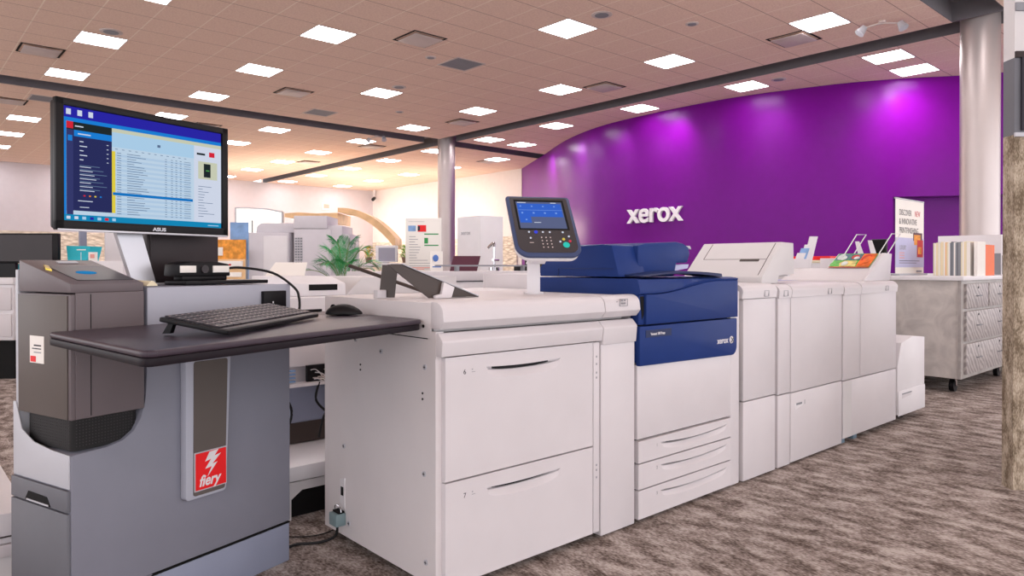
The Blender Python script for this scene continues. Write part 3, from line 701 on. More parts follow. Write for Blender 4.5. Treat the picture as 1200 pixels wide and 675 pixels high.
mb = MB(M['white']); mb.prism([(4.03, .20), (4.22, .205), (4.2, .18), (4.03, .17)], -.0575, -.056, 'y'); mb.box(4.03, 4.21, -.058, -.056, .197, .205, M['papergrey']); obj('door_grip', mb, parent=ld)
for x, y in ((4.05, .02), (4.22, .02), (4.4, .3)):
    mb = MB(M['black']); mb.cyl((x, y - .012, .028), (x, y + .012, .028), .028, n=20); mb.box(x - .012, x + .012, y - .018, y + .018, .03, .062); obj('caster', mb, parent=S)

# top unit on the finisher
U = thing('inserter_unit', 'sloping white inserter unit on top of the finisher, behind the navy scanner', 'printer unit', (2.45, .3, 1.0))
mb = MB(M['beige']); mb.prism([(2.275, 1.013), (2.282, 1.05), (2.50, 1.25), (2.645, 1.247), (2.655, 1.065), (2.475, 1.055), (2.455, 1.013)], .055, .57, 'y', bev=.004); obj('housing', mb, parent=U)
mb = MB(M['beige'])
def ramp(xo, zo, off, y0, y1, m):  # strip on the ramp between params
    a0, a1 = xo; d = Vector((.218, 0, .2)); n = Vector((-.2, 0, .218)).normalized() * off; o = Vector((2.282, 0, 1.05))
    p = o + d * a0; q = o + d * a1
    return [(p.x, y0, p.z), (p.x, y1, p.z), (q.x, y1, q.z), (q.x, y0, q.z)], [(p.x + n.x, y0, p.z + n.z), (p.x + n.x, y1, p.z + n.z), (q.x + n.x, y1, q.z + n.z), (q.x + n.x, y0, q.z + n.z)]
for a, b, y0, y1 in ((.5, .505, .09, .5), (.05, .97, .085, .088), (.5, .97, .5, .503)):
    mb.hull(*ramp((a, b), 0, .0015, y0, y1, None), m=M['seam'])
obj('seam_line', mb, parent=U)
mb = MB(M['opaltray']); mb.hull(*ramp((.44, .50), 0, .004, .13, .25, None)); obj('latch', mb, parent=U)
mb = MB(M['white2']); mb.box(2.66, 2.70, .1, .45, 1.05, 1.10, bev=.004); mb.box(2.66, 2.76, .15, .4, 1.10, 1.12, bev=.004); obj('rear_ledge', mb, parent=U)

# top unit with print panel
U = thing('stacker_top_unit', 'low white top unit with a tilted colour photo panel and wire guides', 'printer unit', (3.8, .3, 1.0))
mb = MB(M['white']); mb.prism([(3.585, 1.009), (3.59, 1.012), (3.765, 1.095), (3.86, 1.095), (4.0, 1.009)], .05, .62, 'y', bev=.002); obj('base_shell', mb, parent=U)
mb = MB(M['white']); mb.prism([(3.60, 1.009), (3.965, 1.205), (4.085, 1.2), (4.05, 1.009)], .035, .06, 'y', bev=.002); obj('side_cheek', mb, parent=U)
PX0, PZ0, PX1, PZ1 = 3.765, 1.096, 3.955, 1.202
mb = MB(M['white']); mb.hull([(PX0, .06, PZ0), (PX0, .36, PZ0), (PX1, .36, PZ1), (PX1, .06, PZ1)], [(PX0 + .03, .06, PZ0 - .01), (PX0 + .03, .36, PZ0 - .01), (PX1 + .03, .36, PZ1 - .01), (PX1 + .03, .06, PZ1 - .01)]); obj('panel_frame', mb, parent=U)
# photo panel: green/orange abstract fields
PR = {'g': mat('print green', (86, 176, 60), .3, var=.4, scale=30), 'o': mat('print orange', (232, 106, 40), .3, var=.35, scale=22), 'w': mat('print pale fruit', (200, 206, 206), .3, var=.3, scale=25), 'b': mat('print blue grey', (70, 110, 130), .3, var=.5, scale=40), 'y': mat('print yellow', (214, 196, 120), .3, var=.4, scale=30), 'r': mat('print red', (200, 50, 40), .3, var=.2)}
def P3(s, t_, h=.0): return (PX0 + (PX1 - PX0) * t_ - .0045 - h, .35 - .28 * s, PZ0 + (PZ1 - PZ0) * t_ + .004 + h * 1.5)
def patch(mb, pts, m, h):
    lo = [P3(a, b, h) for a, b in pts]; hi = [P3(a, b, h + .0008) for a, b in pts]; mb.hull(lo, hi, m)
mb = MB(PR['g'])
for pts, m, h in (([(.0, .05), (.0, .95), (1, .95), (1, .05)], PR['g'], 0), ([(.02, .5), (.02, .9), (.34, .9), (.34, .5)], PR['b'], .0008), ([(.36, .5), (.36, .9), (.66, .9), (.66, .5)], PR['b'], .0008), ([(.25, .08), (.2, .3), (.3, .46), (.6, .46), (.64, .08)], PR['y'], .0008), ([(.66, .08), (.66, .92), (.99, .92), (.99, .08)], PR['o'], .0008), ([(.0, .0), (.0, .05), (1, .05), (1, .0)], PR['r'], .0008)):
    patch(mb, pts, m, h)
def disc(cx, cy, rx, ry, m, h): patch(mb, [(cx + rx * math.cos(k * PI / 6), cy + ry * math.sin(k * PI / 6)) for k in range(12)], m, h)
disc(.14, .7, .1, .2, PR['w'], .0016); disc(.22, .62, .08, .15, PR['w'], .0024); disc(.5, .7, .1, .14, PR['r'], .0016); disc(.55, .62, .07, .1, PR['w'], .0024); disc(.34, .26, .08, .14, PR['w'], .0016); disc(.8, .6, .12, .28, PR['r'], .0016); disc(.84, .5, .1, .24, PR['o'], .0024); disc(.74, .3, .07, .15, PR['o'], .0024); disc(.05, .2, .06, .12, PR['g'], .0024)
obj('photo_panel', mb, parent=U, label='colourful fruit photo print on tilted panel')
mb = MB(M['white2']); mb.tube([(3.886, .298, 1.18), (3.96, .232, 1.342), (4.012, .186, 1.342), (3.937, .253, 1.18)], .004, smooth=0, n=8); obj('wire_guide', mb, parent=U)
mb = MB(M['white2']); mb.tube([(4.077, .128, 1.19), (4.152, .061, 1.348), (4.20, .02, 1.348), (4.125, .085, 1.19)], .004, smooth=0, n=8); obj('wire_guide', mb, parent=U)
for (x, y, z) in ((3.974, .219, 1.292), (4.044, .157, 1.30)):
    obj('paper_fin', MB(M['white2']).hull([(x - .02, y + .02, z), (x + .0, y, z), (x + .03, y - .03, 1.17), (x + .0, y + .0, 1.17)], [(x - .015, y + .025, z), (x + .005, y + .005, z), (x + .035, y - .025, 1.17), (x + .005, y + .005, 1.17)]), parent=U)
mb = MB(M['white']); mb.box(3.95, 4.1, .06, .5, 1.009, 1.17, bev=.004); obj('rear_shell', mb, parent=U)
# fins stack
Q = thing('output_fins', 'upright pale plastic fins behind the sloping inserter unit', 'paper guide', (4.4, .86, 0))
for k, (dx, h) in enumerate(((0, .22), (.045, .26), (.09, .29), (.15, .36))):
    y = .88 - dx * .2
    obj('fin', MB(M['white2'] if k != 1 else M['bluephoto']).hull([(4.20 + dx, y, 1.0), (4.27 + dx, y - .03, 1.0), (4.35 + dx, y - .08, 1.0 + h), (4.28 + dx, y - .05, 1.0 + h)], [(4.21 + dx, y + .015, 1.0), (4.28 + dx, y - .015, 1.0), (4.36 + dx, y - .065, 1.0 + h), (4.29 + dx, y - .035, 1.0 + h)]), parent=Q)
obj('fin_base', MB(M['lavender']).box(4.12, 4.62, .78, 1.0, .0, 1.0, bev=.01), parent=Q)
obj('side_guard', MB(M['cop'] if 'cop' in M else M['white']).box(4.1, 4.4, .79, .84, 1.0, 1.17, bev=.01), parent=Q)
mb = MB(M['beige']); mb.box(4.8, 5.5, .78, 1.3, 0.0, 1.14, bev=.01); mb.box(4.8, 5.5, .78, 1.3, 1.14, 1.165, M['cream'], bev=.004)
tag(origin(obj('storage_cabinet', mb), (5.1, 1, 0)), 'beige cabinet behind the stacker carrying a red case', 'cabinet')
tag(obj('flat_case', MB(M['red']).box(4.84, 5.4, .82, 1.2, 1.165, 1.20, bev=.006)), 'flat red case lying on the beige cabinet behind', 'case')

# ================================================================= counter with books and banner
N = thing('drawer_counter', 'grey stone pattern counter on casters with patterned drawers', 'counter', (6.5, .6, 0))
mb = MB(M['lamstone']); mb.box(5.6, 7.35, .04, 1.5, .13, .985); obj('cabinet_body', mb, parent=N)
mb = MB(M['lamtrim']); mb.box(5.585, 7.36, .02, .045, .13, .985); obj('front_frame', mb, parent=N)
mb = MB(M['white2']); mb.box(5.57, 7.38, .0, 1.53, .985, 1.022, bev=.004); obj('worktop', mb, parent=N)
dx = [(5.66, 6.29), (6.32, 6.98)]
for r_, (z0, z1) in enumerate(((.74, .955), (.455, .715), (.165, .43))):
    for c_, (a, b) in enumerate(dx):
        if r_ > 0 and c_ == 0: a, b = 5.66, 6.98
        elif r_ > 0: continue
        d = obj('drawer', MB(M['lamwave']).box(a, b, -.002, .03, z0, z1, bev=.004), parent=N)
        for q in ([(a + b) / 2] if r_ == 0 else [a + .33, b - .33]):
            mb = MB(M['papergrey']); zc = (z0 + z1) / 2; mb.tube([(q - .06, 0, zc), (q - .055, -.02, zc), (q + .055, -.02, zc), (q + .06, 0, zc)], .0045, smooth=0); obj('handle', mb, parent=d)
            obj('lock', MB(M['ink']).cyl((q, -.006, z1 - .035), (q, 0, z1 - .035), .01, n=12), parent=d)
for x, y in ((5.72, .12), (7.05, .12), (5.72, 1.35), (7.2, 1.35)):
    mb = MB(M['black']); mb.cyl((x, y - .02, .055), (x, y + .02, .055), .055, n=24); c_ = obj('caster', mb, parent=N)
    mb = MB(M['chrome']); mb.box(x - .045, x + .045, y - .045, y + .045, .122, .13); mb.prism([(x - .03, .122), (x + .03, .122), (x + .012, .05), (x - .012, .05)], y - .028, y - .022, 'y'); mb.prism([(x - .03, .122), (x + .03, .122), (x + .012, .05), (x - .012, .05)], y + .022, y + .028, 'y'); obj('fork', mb, parent=c_)

def books():
    y = .392
    cols = ['cream', 'paper', 'paperyellow', 'cream', 'paper', 'cream', 'paperyellow', 'cream', 'paper', 'orange2', 'cream', 'paper', 'papergrey', 'ink2', 'papergrey', 'paper', 'papergrey', 'ink2', 'papergrey', 'papergrey', 'cream', 'paper', 'paperyellow', 'cream', 'paper', 'paper']
    ordt = ['first', 'second', 'third', 'fourth', 'fifth', 'sixth', 'seventh', 'eighth', 'ninth', 'tenth', 'eleventh', 'twelfth', 'thirteenth', 'fourteenth', 'fifteenth', 'sixteenth', 'seventeenth', 'eighteenth', 'nineteenth', 'twentieth', 'twenty-first', 'twenty-second', 'twenty-third', 'twenty-fourth', 'twenty-fifth', 'twenty-sixth']
    cn = {'cream': 'cream', 'paper': 'white', 'paperyellow': 'pale yellow', 'orange2': 'peach', 'papergrey': 'grey', 'ink2': 'dark grey'}
    M['orange2'] = mat('peach card', (232, 186, 130), .7); M['ink2'] = mat('slate card', (104, 108, 114), .7)
    for k, c in enumerate(cols):
        w = .0095 + .0035 * random.random(); w = min(w, (y - .07) / (len(cols) - k) * 1.2 - .0008)
        h = .305 + .015 * random.random()
        t = thing('swatch_book', '%s swatch book on the counter, %s counting from the back' % (cn[c], ordt[k]), 'book', (6.2, y - w / 2, 1.022), 0, 'swatch books on the counter')
        mb = MB(M[c]); mb.box(6.07, 6.073, y - w, y, 1.022, 1.022 + h); mb.box(6.073, 6.33, y - .0012, y, 1.022, 1.022 + h); mb.box(6.073, 6.33, y - w, y - w + .0012, 1.022, 1.022 + h)
        obj('cover', mb, parent=t)
        obj('pages', MB(M['paper']).box(6.0735, 6.325, y - w + .0013, y - .0013, 1.024, 1.020 + h), parent=t)
        y -= w + .0006
books()
for x0, x1, mt, h, lab in ((6.075, 6.315, 'paper', .315, 'white swatch book left of the orange one at the row front'), (6.322, 6.60, 'orange', .29, 'bright orange swatch book at the front end of the row')):
    t = thing('swatch_book', lab, 'book', ((x0 + x1) / 2, .045, 1.022))
    mb = MB(M[mt]); mb.box(x0, x1, .03, .033, 1.0225, 1.022 + h); mb.box(x0, x1, .055, .058, 1.0225, 1.022 + h); mb.box(x0, x0 + .004, .033, .055, 1.0225, 1.022 + h); obj('cover', mb, parent=t)
    obj('pages', MB(M['paper']).box(x0 + .005, x1 - .004, .0335, .0545, 1.024, 1.019 + h), parent=t)
t = thing('display_box', 'white upright display box behind the row of swatch books', 'box', (7.15, .35, 1.022))
mb = MB(M['white2']); mb.box(7.0, 7.015, .07, .64, 1.022, 1.418); mb.box(7.015, 7.34, .07, .085, 1.022, 1.418); mb.box(7.015, 7.34, .625, .64, 1.022, 1.418); mb.box(7.0, 7.34, .07, .64, 1.418, 1.428)
obj('box_shell', mb, parent=t); mb = MB(M['papergrey']); mb.box(6.995, 7.0, .075, .2, 1.03, 1.24); mb.box(7.02, 7.33, .065, .07, 1.03, 1.22); obj('grey_pad', mb, parent=t)
N2 = MB(M['lamtrim']); N2.box(7.42, 8.6, .1, 1.5, 0, .985, bev=.01); N2.box(7.40, 8.62, .06, 1.53, .985, 1.02, M['white2'])
tag(origin(obj('side_cabinet', N2), (8, .8, 0)), 'grey cabinet standing behind the right end of the drawer counter', 'cabinet')
# banner sign
t = thing('banner_stand', 'small white roll-up banner standing on the counter by the stacker', 'banner', (6.13, .62, 1.022))
bx0, bx1, by = 5.76, 6.50, .62
mb = MB(M['greysilver']); mb.box(bx0, bx1, by - .04, by + .04, 1.022, 1.04, bev=.004); mb.cyl(((bx0 + bx1) / 2, by + .02, 1.03), ((bx0 + bx1) / 2, by + .02, 1.7), .006); mb.cyl((bx0, by, 1.755), (bx1, by, 1.755), .008, n=12); obj('stand_base', mb, parent=t)
mb = MB(M['paper']); mb.box(bx0, bx1, by - .004, by - .002, 1.035, 1.755); mb.box(bx0, bx1, by - .0055, by - .004, 1.1, 1.385, M['lavender'])
mb.box(bx1 - .29, bx1 - .05, by - .007, by - .0055, 1.36, 1.44, M['plum']); mb.box(bx1 - .27, bx1 - .1, by - .008, by - .007, 1.32, 1.42, M['flower']); mb.box(bx1 - .19, bx1 - .03, by - .0085, by - .007, 1.2, 1.37, M['redtrim']); mb.box(bx1 - .17, bx1 - .08, by - .009, by - .0085, 1.23, 1.30, M['flower'])
pn = obj('banner_sheet', mb, parent=t)
for s_, z, sz in (('DISCOVER', 1.60, .08), ('& INNOVATIVE', 1.515, .08), ('PRINTFINISHING', 1.43, .08)):
    obj('banner_lettering', textmb(s_, sz, FRONT(bx0 + .09, by - .0046, z), M['inkgrey' if 0 else 'ink'], ext=.0004, sx=.84), parent=pn)
obj('banner_lettering', textmb('NEW', .08, FRONT(bx0 + .49, by - .0046, 1.60), M['redtrim'], ext=.0004, sx=.8), parent=pn, label='red word')
obj('banner_lettering', textmb('LUXURY', .06, FRONT(bx0 + .09, by - .0062, 1.27), M['inkgrey'], ext=.0004, sx=.75), parent=pn)
mb = MB(M['inkpink'])
for k in range(3): mb.box(bx0 + .09, bx0 + .22, by - .0062, by - .0055, 1.235 - k * .024, 1.243 - k * .024)
mb.box(bx0 + .09, bx1 - .12, by - .0062, by - .0055, 1.16, 1.165, M['ink']); mb.box(bx0 + .09, bx1 - .2, by - .0062, by - .0055, 1.14, 1.144, M['ink']); mb.box(bx1 - .2, bx1 - .06, by - .0062, by - .004, 1.05, 1.07, M['inkgrey'])
obj('small_print', mb, parent=pn)
# clutter left of banner
mb = MB(M['black']); mb.box(5.65, 5.70, .66, .80, 1.022, 1.366, bev=.01); mb.box(5.645, 5.65, .67, .79, 1.1, 1.35, M['deepblack'])
tag(obj('small_monitor', mb), 'black upright device seen just left of the banner', 'device')
mb = MB(M['teal']); mb.box(5.60, 5.64, .64, .80, 1.022, 1.05, M['black']); mb.box(5.602, 5.638, .65, .73, 1.05, 1.08, M['teal'], bev=.004); mb.cyl((5.62, .69, 1.08), (5.62, .69, 1.11), .02, M['white2'])
tag(obj('tool_holder', mb), 'small black and teal holder on the counter beside the banner', 'holder')

# ================================================================= controller stand (left foreground)
SX, SY, RZ = -.9855, .3578, math.radians(17.24)
st = thing('controller_stand', 'grey controller stand with black desk top and red lightning badge', 'stand', (SX, SY, 0), RZ)
def so(name, mb, par=None, label=None): return obj(name, mb, parent=par or st, world=False, label=label)
# body: pocket profile on the front
P = [(.0, .15), (.0, .573), (.10, .578), (.15, .588), (.183, .610), (.206, .645), (.220, .70), (.225, .77), (.225, 1.046), (.79, 1.042), (.79, .15)]
mb = MB(M['grey']); mb.prism(P, 0, .33, 'y', bev=.004); so('stand_body', mb)
mb = MB(M['greylight']); mb.box(.226, .789, -.003, .0, .88, 1.044, bev=.001); so('upper_panel', mb)
mb = MB(M['greyblue']); mb.box(.24, .785, -.001, .32, .0, .142, bev=.003); mb.box(0, .24, -.001, .32, 0, .15, M['grey']); so('kick_panel', mb)
mb = MB(M['deepblack']); mb.box(.235, .788, -.0012, .2, .143, .1475); so('seam_line', mb)
mb = MB(M['greysilver']); mb.prism([(.004, .478), (.004, .574), (.10, .578), (.2, .59), (.27, .62), (.305, .70), (.32, .70), (.32, .478)], -.004, .0, 'x', bev=.001); so('side_trim', mb)
mb = MB(M['greydark']); mb.box(-.01, .0, .003, .322, .02, .408, bev=.002); so('side_panel', mb)
mb = MB(M['greydark']); mb.box(-.010, .0, .003, .322, .413, .474, bev=.002); dr = so('side_drawer', mb)
mb = MB(M['deepblack']); mb.prism([(.09, .416), (.11, .442), (.215, .444), (.235, .416)], -.0115, -.010, 'x'); mb.box(-.0125, -.0115, .1, .225, .416, .421, M['greysilver']); so('drawer_grip', mb, dr)
mb = MB(M['greysilver']); mb.prism([(.295, .56), (.312, .56), (.312, 1.1), (.297, 1.1)], .0, .222, 'x', bev=.002); so('back_rib', mb)
# desk top
TZ = .93
def rpoly(P, r, n=6):
    out = []; N_ = len(P)
    for i, p in enumerate(P):
        a = Vector(P[i - 1]); b = Vector(p); c = Vector(P[(i + 1) % N_]); rr_ = r[i] if isinstance(r, (list, tuple)) else r
        d1 = (a - b).normalized(); d2 = (c - b).normalized()
        for k in range(n + 1):
            u_ = k / n; q = (b + d1 * rr_) * (1 - u_) ** 2 + b * 2 * u_ * (1 - u_) + (b + d2 * rr_) * u_ * u_; out.append((q.x, q.y))
    return out
top = rpoly([(-.19, -.665), (.84, -.60), (.975, -.09), (.98, .12), (.815, .16), (.81, -.012), (-.065, -.012)], [.035, .035, .05, .03, .02, .01, .02])
mb = MB(M['table']); mb.prism(top, TZ - .016, TZ, 'z', bev=.006, seg=3); mb.prism([(x * .995, y * .995) for x, y in top], TZ - .036, TZ - .016, 'z', M['tableedge'], bev=.004); so('desk_top', mb)
# bracket and badge
bz0, bz1 = .352, .885
mb = MB(M['greylight']); mb.prism(rpoly([(.337, bz0), (.487, bz0), (.510, bz1), (.337, bz1)], [.014, .014, .04, .05]), -.03, .0, 'y', bev=.003); ar = so('badge_bracket', mb)
mb = MB(M['towerside']); mb.prism(rpoly([(.362, .362), (.480, .362), (.492, .80), (.365, .80)], .01), -.0325, -.029, 'y'); so('dark_inlay', mb, ar)
bd = thing('t', '', ''); bpy.data.objects.remove(bd)
mb = MB(M['greysilver']); mb.box(.364, .4855, -.0345, -.0325, .376, .503); mb.box(.3675, .482, -.036, -.0345, .3795, .4995, M['red']); bg = so('red_badge', mb, ar)
def BX(px, py):   # badge coordinates 0..1
    return (.3675 + .1145 * px, .3795 + .12 * py)
bolt = [(.62, 1.0), (.42, .95), (.30, .72), (.46, .74), (.30, .52), (.52, .55), (.36, .28)]
bolt = [BX(*q) for q in ((.44, .98), (.30, .74), (.50, .78), (.30, .54), (.52, .57), (.37, .31), (.70, .66), (.53, .63), (.82, .88), (.60, .84), (.74, 1.0))]
mb = MB(M['white2']); mb.prism(bolt, -.0368, -.036, 'y'); so('lightning_mark', mb, ar)
so('badge_lettering', textmb('fiery', .05, FRONT(BX(.1, 0)[0], -.0362, BX(0, .09)[1]), M['white2'], ext=.0006, bold=.0012, shear=.28, sx=.86), ar)
# small black reader on upper face
mb = MB(M['black']); mb.box(.655, .757, -.02, -.002, .953, 1.02, bev=.003); rd_ = so('card_reader', mb); mb = MB(M['white2']); mb.box(.688, .70, -.021, -.02, .965, .972); mb.box(.692, .697, -.021, -.02, .975, .982); so('reader_mark', mb, rd_)

# tower computer in the pocket
tw = thing('server_tower', 'dark brown grey server tower with glossy sloped lid in the stand pocket', 'computer', (SX, SY, .575), RZ)
FR[tw.name] = FR[st.name]; tw.location = (SX, SY, 0)
def to(name, mb, par=None, label=None): return obj(name, mb, parent=par or tw, world=False, label=label)
mb = MB(M['mesh']); mb.prism(rpoly([(.012, .015), (.205, .015), (.205, .27), (.012, .27)], .02), .58, .672, 'z'); ms = to('grille_base', mb)
mb = MB(M['panelgrey'])
for r_ in range(9):
    for c_ in range(20): mb.box(.022 + c_ * .009, .0245 + c_ * .009, .0142, .0152, .592 + r_ * .0088, .5945 + r_ * .0088)
    for c_ in range(20): mb.box(.0112, .0122, .03 + c_ * .0115, .033 + c_ * .0115, .592 + r_ * .0088, .5945 + r_ * .0088)
g_ = to('grille_holes', mb, ms); g_['kind'] = 'stuff'
mb = MB(M['tower']); mb.box(.0, .215, .0, .29, .672, 1.03, bev=.004); to('case', mb)
mb = MB(M['tower']); mb.box(.012, .213, -.006, .0, .674, 1.034, bev=.002); mb.box(.052, .054, -.0068, -.006, .68, 1.03, M['deepblack']); to('front_cover', mb)
mb = MB(M['towerside']); mb.box(-.004, .0, .012, .288, .674, 1.026, bev=.001); to('side_cover', mb)
mb = MB(M['tower']); mb.prism([(-.002, 1.034), (-.002, 1.060), (.29, 1.130), (.29, 1.034)], .0, .215, 'x', bev=.003); lid = to('lid', mb)
def lidp(a, b, h=0.0): return (a, b, 1.0605 + .07 * (b + .002) / .292 + h)
mb = MB(M['deepblack'])
q = [(.035, .03), (.20, .03), (.20, .20), (.035, .20)]
mb.hull([lidp(*p, .0) for p in q], [lidp(*p, .002) for p in q], mat('glossy lid glass', (66, 62, 66), .38, var=0)); gl = to('lid_glass', mb, lid)
mb = MB(UI['cyan']); q = [(.105 + .03 * math.cos(k * PI / 6), .115 + .02 * math.sin(k * PI / 6)) for k in range(12)]; mb.hull([lidp(*p, .002) for p in q], [lidp(*p, .0028) for p in q]); to('glowing_mark', mb, lid, 'cyan glowing mark')
mb = MB(M['gold']); mb.hull([lidp(.012, .16, .0), lidp(.02, .14, .0), lidp(.034, .19, .0), lidp(.026, .20, .0)], [lidp(.012, .16, .006), lidp(.02, .14, .006), lidp(.034, .19, .006), lidp(.026, .20, .006)]); to('brass_slot', mb, lid)
mb = MB(M['greysilver']); q = [(.09, .245), (.15, .245), (.15, .262), (.09, .262)]; mb.hull([lidp(*p, .0) for p in q], [lidp(*p, .003) for p in q]); to('lid_latch', mb, lid)
mb = MB(M['paper']); mb.box(-.0055, -.004, .135, .215, .825, .905); mb.box(-.0065, -.0055, .18, .21, .828, .845, M['red']); mb.box(-.0065, -.0055, .15, .19, .875, .879, M['ink']); mb.box(-.0065, -.0055, .15, .2, .866, .869, M['ink']); mb.box(-.0065, -.0055, .15, .19, .855, .858, M['inkgrey']); to('sticker', mb)

# keyboard
kx = Vector((.584, .282)).normalized(); ky = Vector((-kx.y, kx.x))
kb = thing('keyboard', 'black full-size keyboard with flip feet up on the black desk top', 'keyboard', (SX, SY, 0), RZ)
FR[kb.name] = FR[st.name]
fl = Vector((.085, -.565, TZ + .006)); KW, KD = .64, .185; KH = .034
kxv = Vector((kx.x, kx.y, 0)); kyv = Vector((ky.x, ky.y, KH / KD)).normalized()
KBM = frame(fl, kxv, kyv)
def ko(name, mb, par=None, label=None): mb.xf(KBM); return obj(name, mb, parent=par or kb, world=False, label=label)
base = ko('keyboard_base', MB(M['black']).prism(rpoly([(0, 0), (KW, 0), (KW, KD), (0, KD)], .01), 0, .012, 'z', bev=.003))
ko('wrist_edge', MB(M['panelgrey']).box(.006, KW - .006, .004, .022, .012, .0135, bev=.0006))
keym = mat('key caps', (52, 48, 54), .4, var=.1, scale=60)
for r_ in range(6):
    mb = MB(keym); x = .012
    y0 = .028 + r_ * .0255
    row = [1] * 21 if r_ else [1.4, 1.2, 1.4, 6.2, 1.4, 1.2, 1.4] + [1] * 7
    tot = sum(row); wk = (KW - .024) / tot
    for n_, w_ in enumerate(row):
        mb.box(x + .0015, x + w_ * wk - .0015, y0, y0 + .0215, .012, .0165, bev=.0012, seg=1)
        if w_ < 1.5: mb.box(x + .006, x + .0095, y0 + .009, y0 + .014, .0165, .0168, M['ventgrey'])
        x += w_ * wk
    ko('key_row', mb)
for x in (.04, KW - .06): ko('flip_foot', MB(M['black']).hull([(x, KD - .02, 0), (x + .018, KD - .02, 0), (x + .018, KD - .008, 0), (x, KD - .008, 0)], [(x, KD - .014, -.032), (x + .018, KD - .014, -.032), (x + .018, KD + .006, -.036), (x, KD + .006, -.036)]))
# mouse
ms = thing('computer_mouse', 'black computer mouse on the right end of the desk top', 'mouse', (SX, SY, 0), RZ); FR[ms.name] = FR[st.name]
mc = Vector((.835, -.235)); ma = math.atan2(-.12, .075)
mb = MB(M['black']); t = bmesh.new(); bmesh.ops.create_uvsphere(t, u_segments=28, v_segments=18, radius=1)
for v in t.verts:
    x, y, z = v.co
    if z < 0: z *= .15
    hgt = .036 * (1 - .35 * max(0, x) ** 2); v.co = Vector((x * .068, y * (.036 - .004 * x), z * hgt + .006))
mb._add(t, M['black']); mb.xf(Matrix.Translation((mc.x, mc.y, TZ)) @ Matrix.Rotation(ma, 4, 'Z')); obj('mouse_shell', mb, parent=ms, world=False)
mb = MB(M['deepblack']); mb.cyl((-.04, -.004, .032), (-.04, .004, .032), .009, n=16); mb.xf(Matrix.Translation((mc.x, mc.y, TZ)) @ Matrix.Rotation(ma, 4, 'Z')); obj('scroll_wheel', mb, parent=ms, world=False)
mb = MB(M['black']); mb.tube([(.93, -.02, TZ + .004), (.86, .0, TZ + .004), (.80, -.04, TZ + .004), (.74, -.035, TZ + .004)], .003)
pn_ = MB(M['black']).cyl((.82, .03, TZ + .0058), (.95, .0, TZ + .0058), .0055, n=12)
pen = obj('stylus_pen', pn_, parent=None); pen.location = (SX, SY, 0); pen.rotation_euler = (0, 0, RZ); tag(pen, 'thin black stylus lying behind the mouse on the desk', 'pen')

# monitor
mo = thing('computer_monitor', 'large black widescreen monitor showing a print job list on the stand', 'monitor', (SX, SY, 0), RZ); FR[mo.name] = FR[st.name]
mx0, mx1, mz0, mz1, mb_y = .062, .672, 1.222, 1.628, .2
def mo_(name, mb, par=None, label=None): return obj(name, mb, parent=par or mo, world=False, label=label)
mb = MB(M['black'])
mb.box(mx0, mx1, mb_y, mb_y + .02, mz1 - .022, mz1, bev=.002); mb.box(mx0, mx1, mb_y, mb_y + .02, mz0, mz0 + .03, bev=.002); mb.box(mx0, mx0 + .024, mb_y, mb_y + .02, mz0, mz1, bev=.002); mb.box(mx1 - .024, mx1, mb_y, mb_y + .02, mz0, mz1, bev=.002)
mb.box(mx0 + .004, mx1 - .004, mb_y + .012, mb_y + .05, mz0 + .004, mz1 - .004, bev=.01)
bez = mo_('bezel', mb)
mo_('chin_strip', MB(M['silver']).box(mx0 + .004, mx1 - .004, mb_y - .001, mb_y + .004, mz0 - .003, mz0 + .004, bev=.001))
mo_('brand_lettering', textmb('ASUS', .016, FRONT((mx0 + mx1) / 2 + .005, mb_y - .0004, mz0 + .009), M['silver'], ext=.0004, bold=.0005, sx=1.3), bez)
# user interface
sx0, sx1, sz0, sz1 = mx0 + .024, mx1 - .024, mz0 + .03, mz1 - .022
mb = MB(UI['indigo'])
def R_(x0, x1, z0, z1, m, lv):   # 0..1 screen coordinates, z up
    mb.box(sx0 + (sx1 - sx0) * x0, sx0 + (sx1 - sx0) * x1, mb_y + .0112 - lv * .0004, mb_y + .0116 - lv * .0004 + .0002, sz0 + (sz1 - sz0) * z0, sz0 + (sz1 - sz0) * z1, m)
R_(0, 1, 0, 1, UI['indigo'], 0)
R_(0, 1, 0, .905, UI['blue'], 1); R_(0, 1, 0, .055, UI['taskbar'], 2)
R_(.02, 1, .055, .87, UI['row'], 2); R_(.02, 1, .835, .87, UI['cream'], 3)
R_(.27, .80, .70, .835, UI['sky'], 3); R_(.80, 1, .055, .835, UI['light'], 3)
R_(.02, .27, .09, .87, UI['navy'], 4); R_(.02, .27, .80, .87, UI['black'], 5); R_(.06, .27, .745, .80, UI['blue'], 5); R_(.02, .055, .055, .8, UI['navy2'], 5)
R_(.02, .055, .81, .87, UI['red'], 6); R_(.027, .05, .70, .75, UI['blue'], 6); R_(.065, .11, .83, .84, UI['light'], 6); R_(.08, .15, .765, .775, UI['light'], 6)
for k in range(5): R_(.09, .11 + .02 * (k % 2), .70 - k * .04, .708 - k * .04, UI['light'], 6); R_(.24, .25, .70 - k * .04, .706 - k * .04, UI['light'], 6)
for k in range(7): R_(.09, .2 + .02 * (k % 3), .49 - k * .035, .496 - k * .035, UI['text'], 6); R_(.09, .15 + .01 * (k % 4), .478 - k * .035, .484 - k * .035, UI['light'], 6)
for k, c in enumerate(('red', 'orange', 'yellow', 'blue')): R_(.11 + .03 * k, .12 + .03 * k, .22, .232, UI[c], 6)
R_(.08, .16, .175, .182, UI['light'], 6); R_(.09, .14, .12, .126, UI['light'], 6)
R_(.27, .29, .09, .66, UI['yellow'], 4)
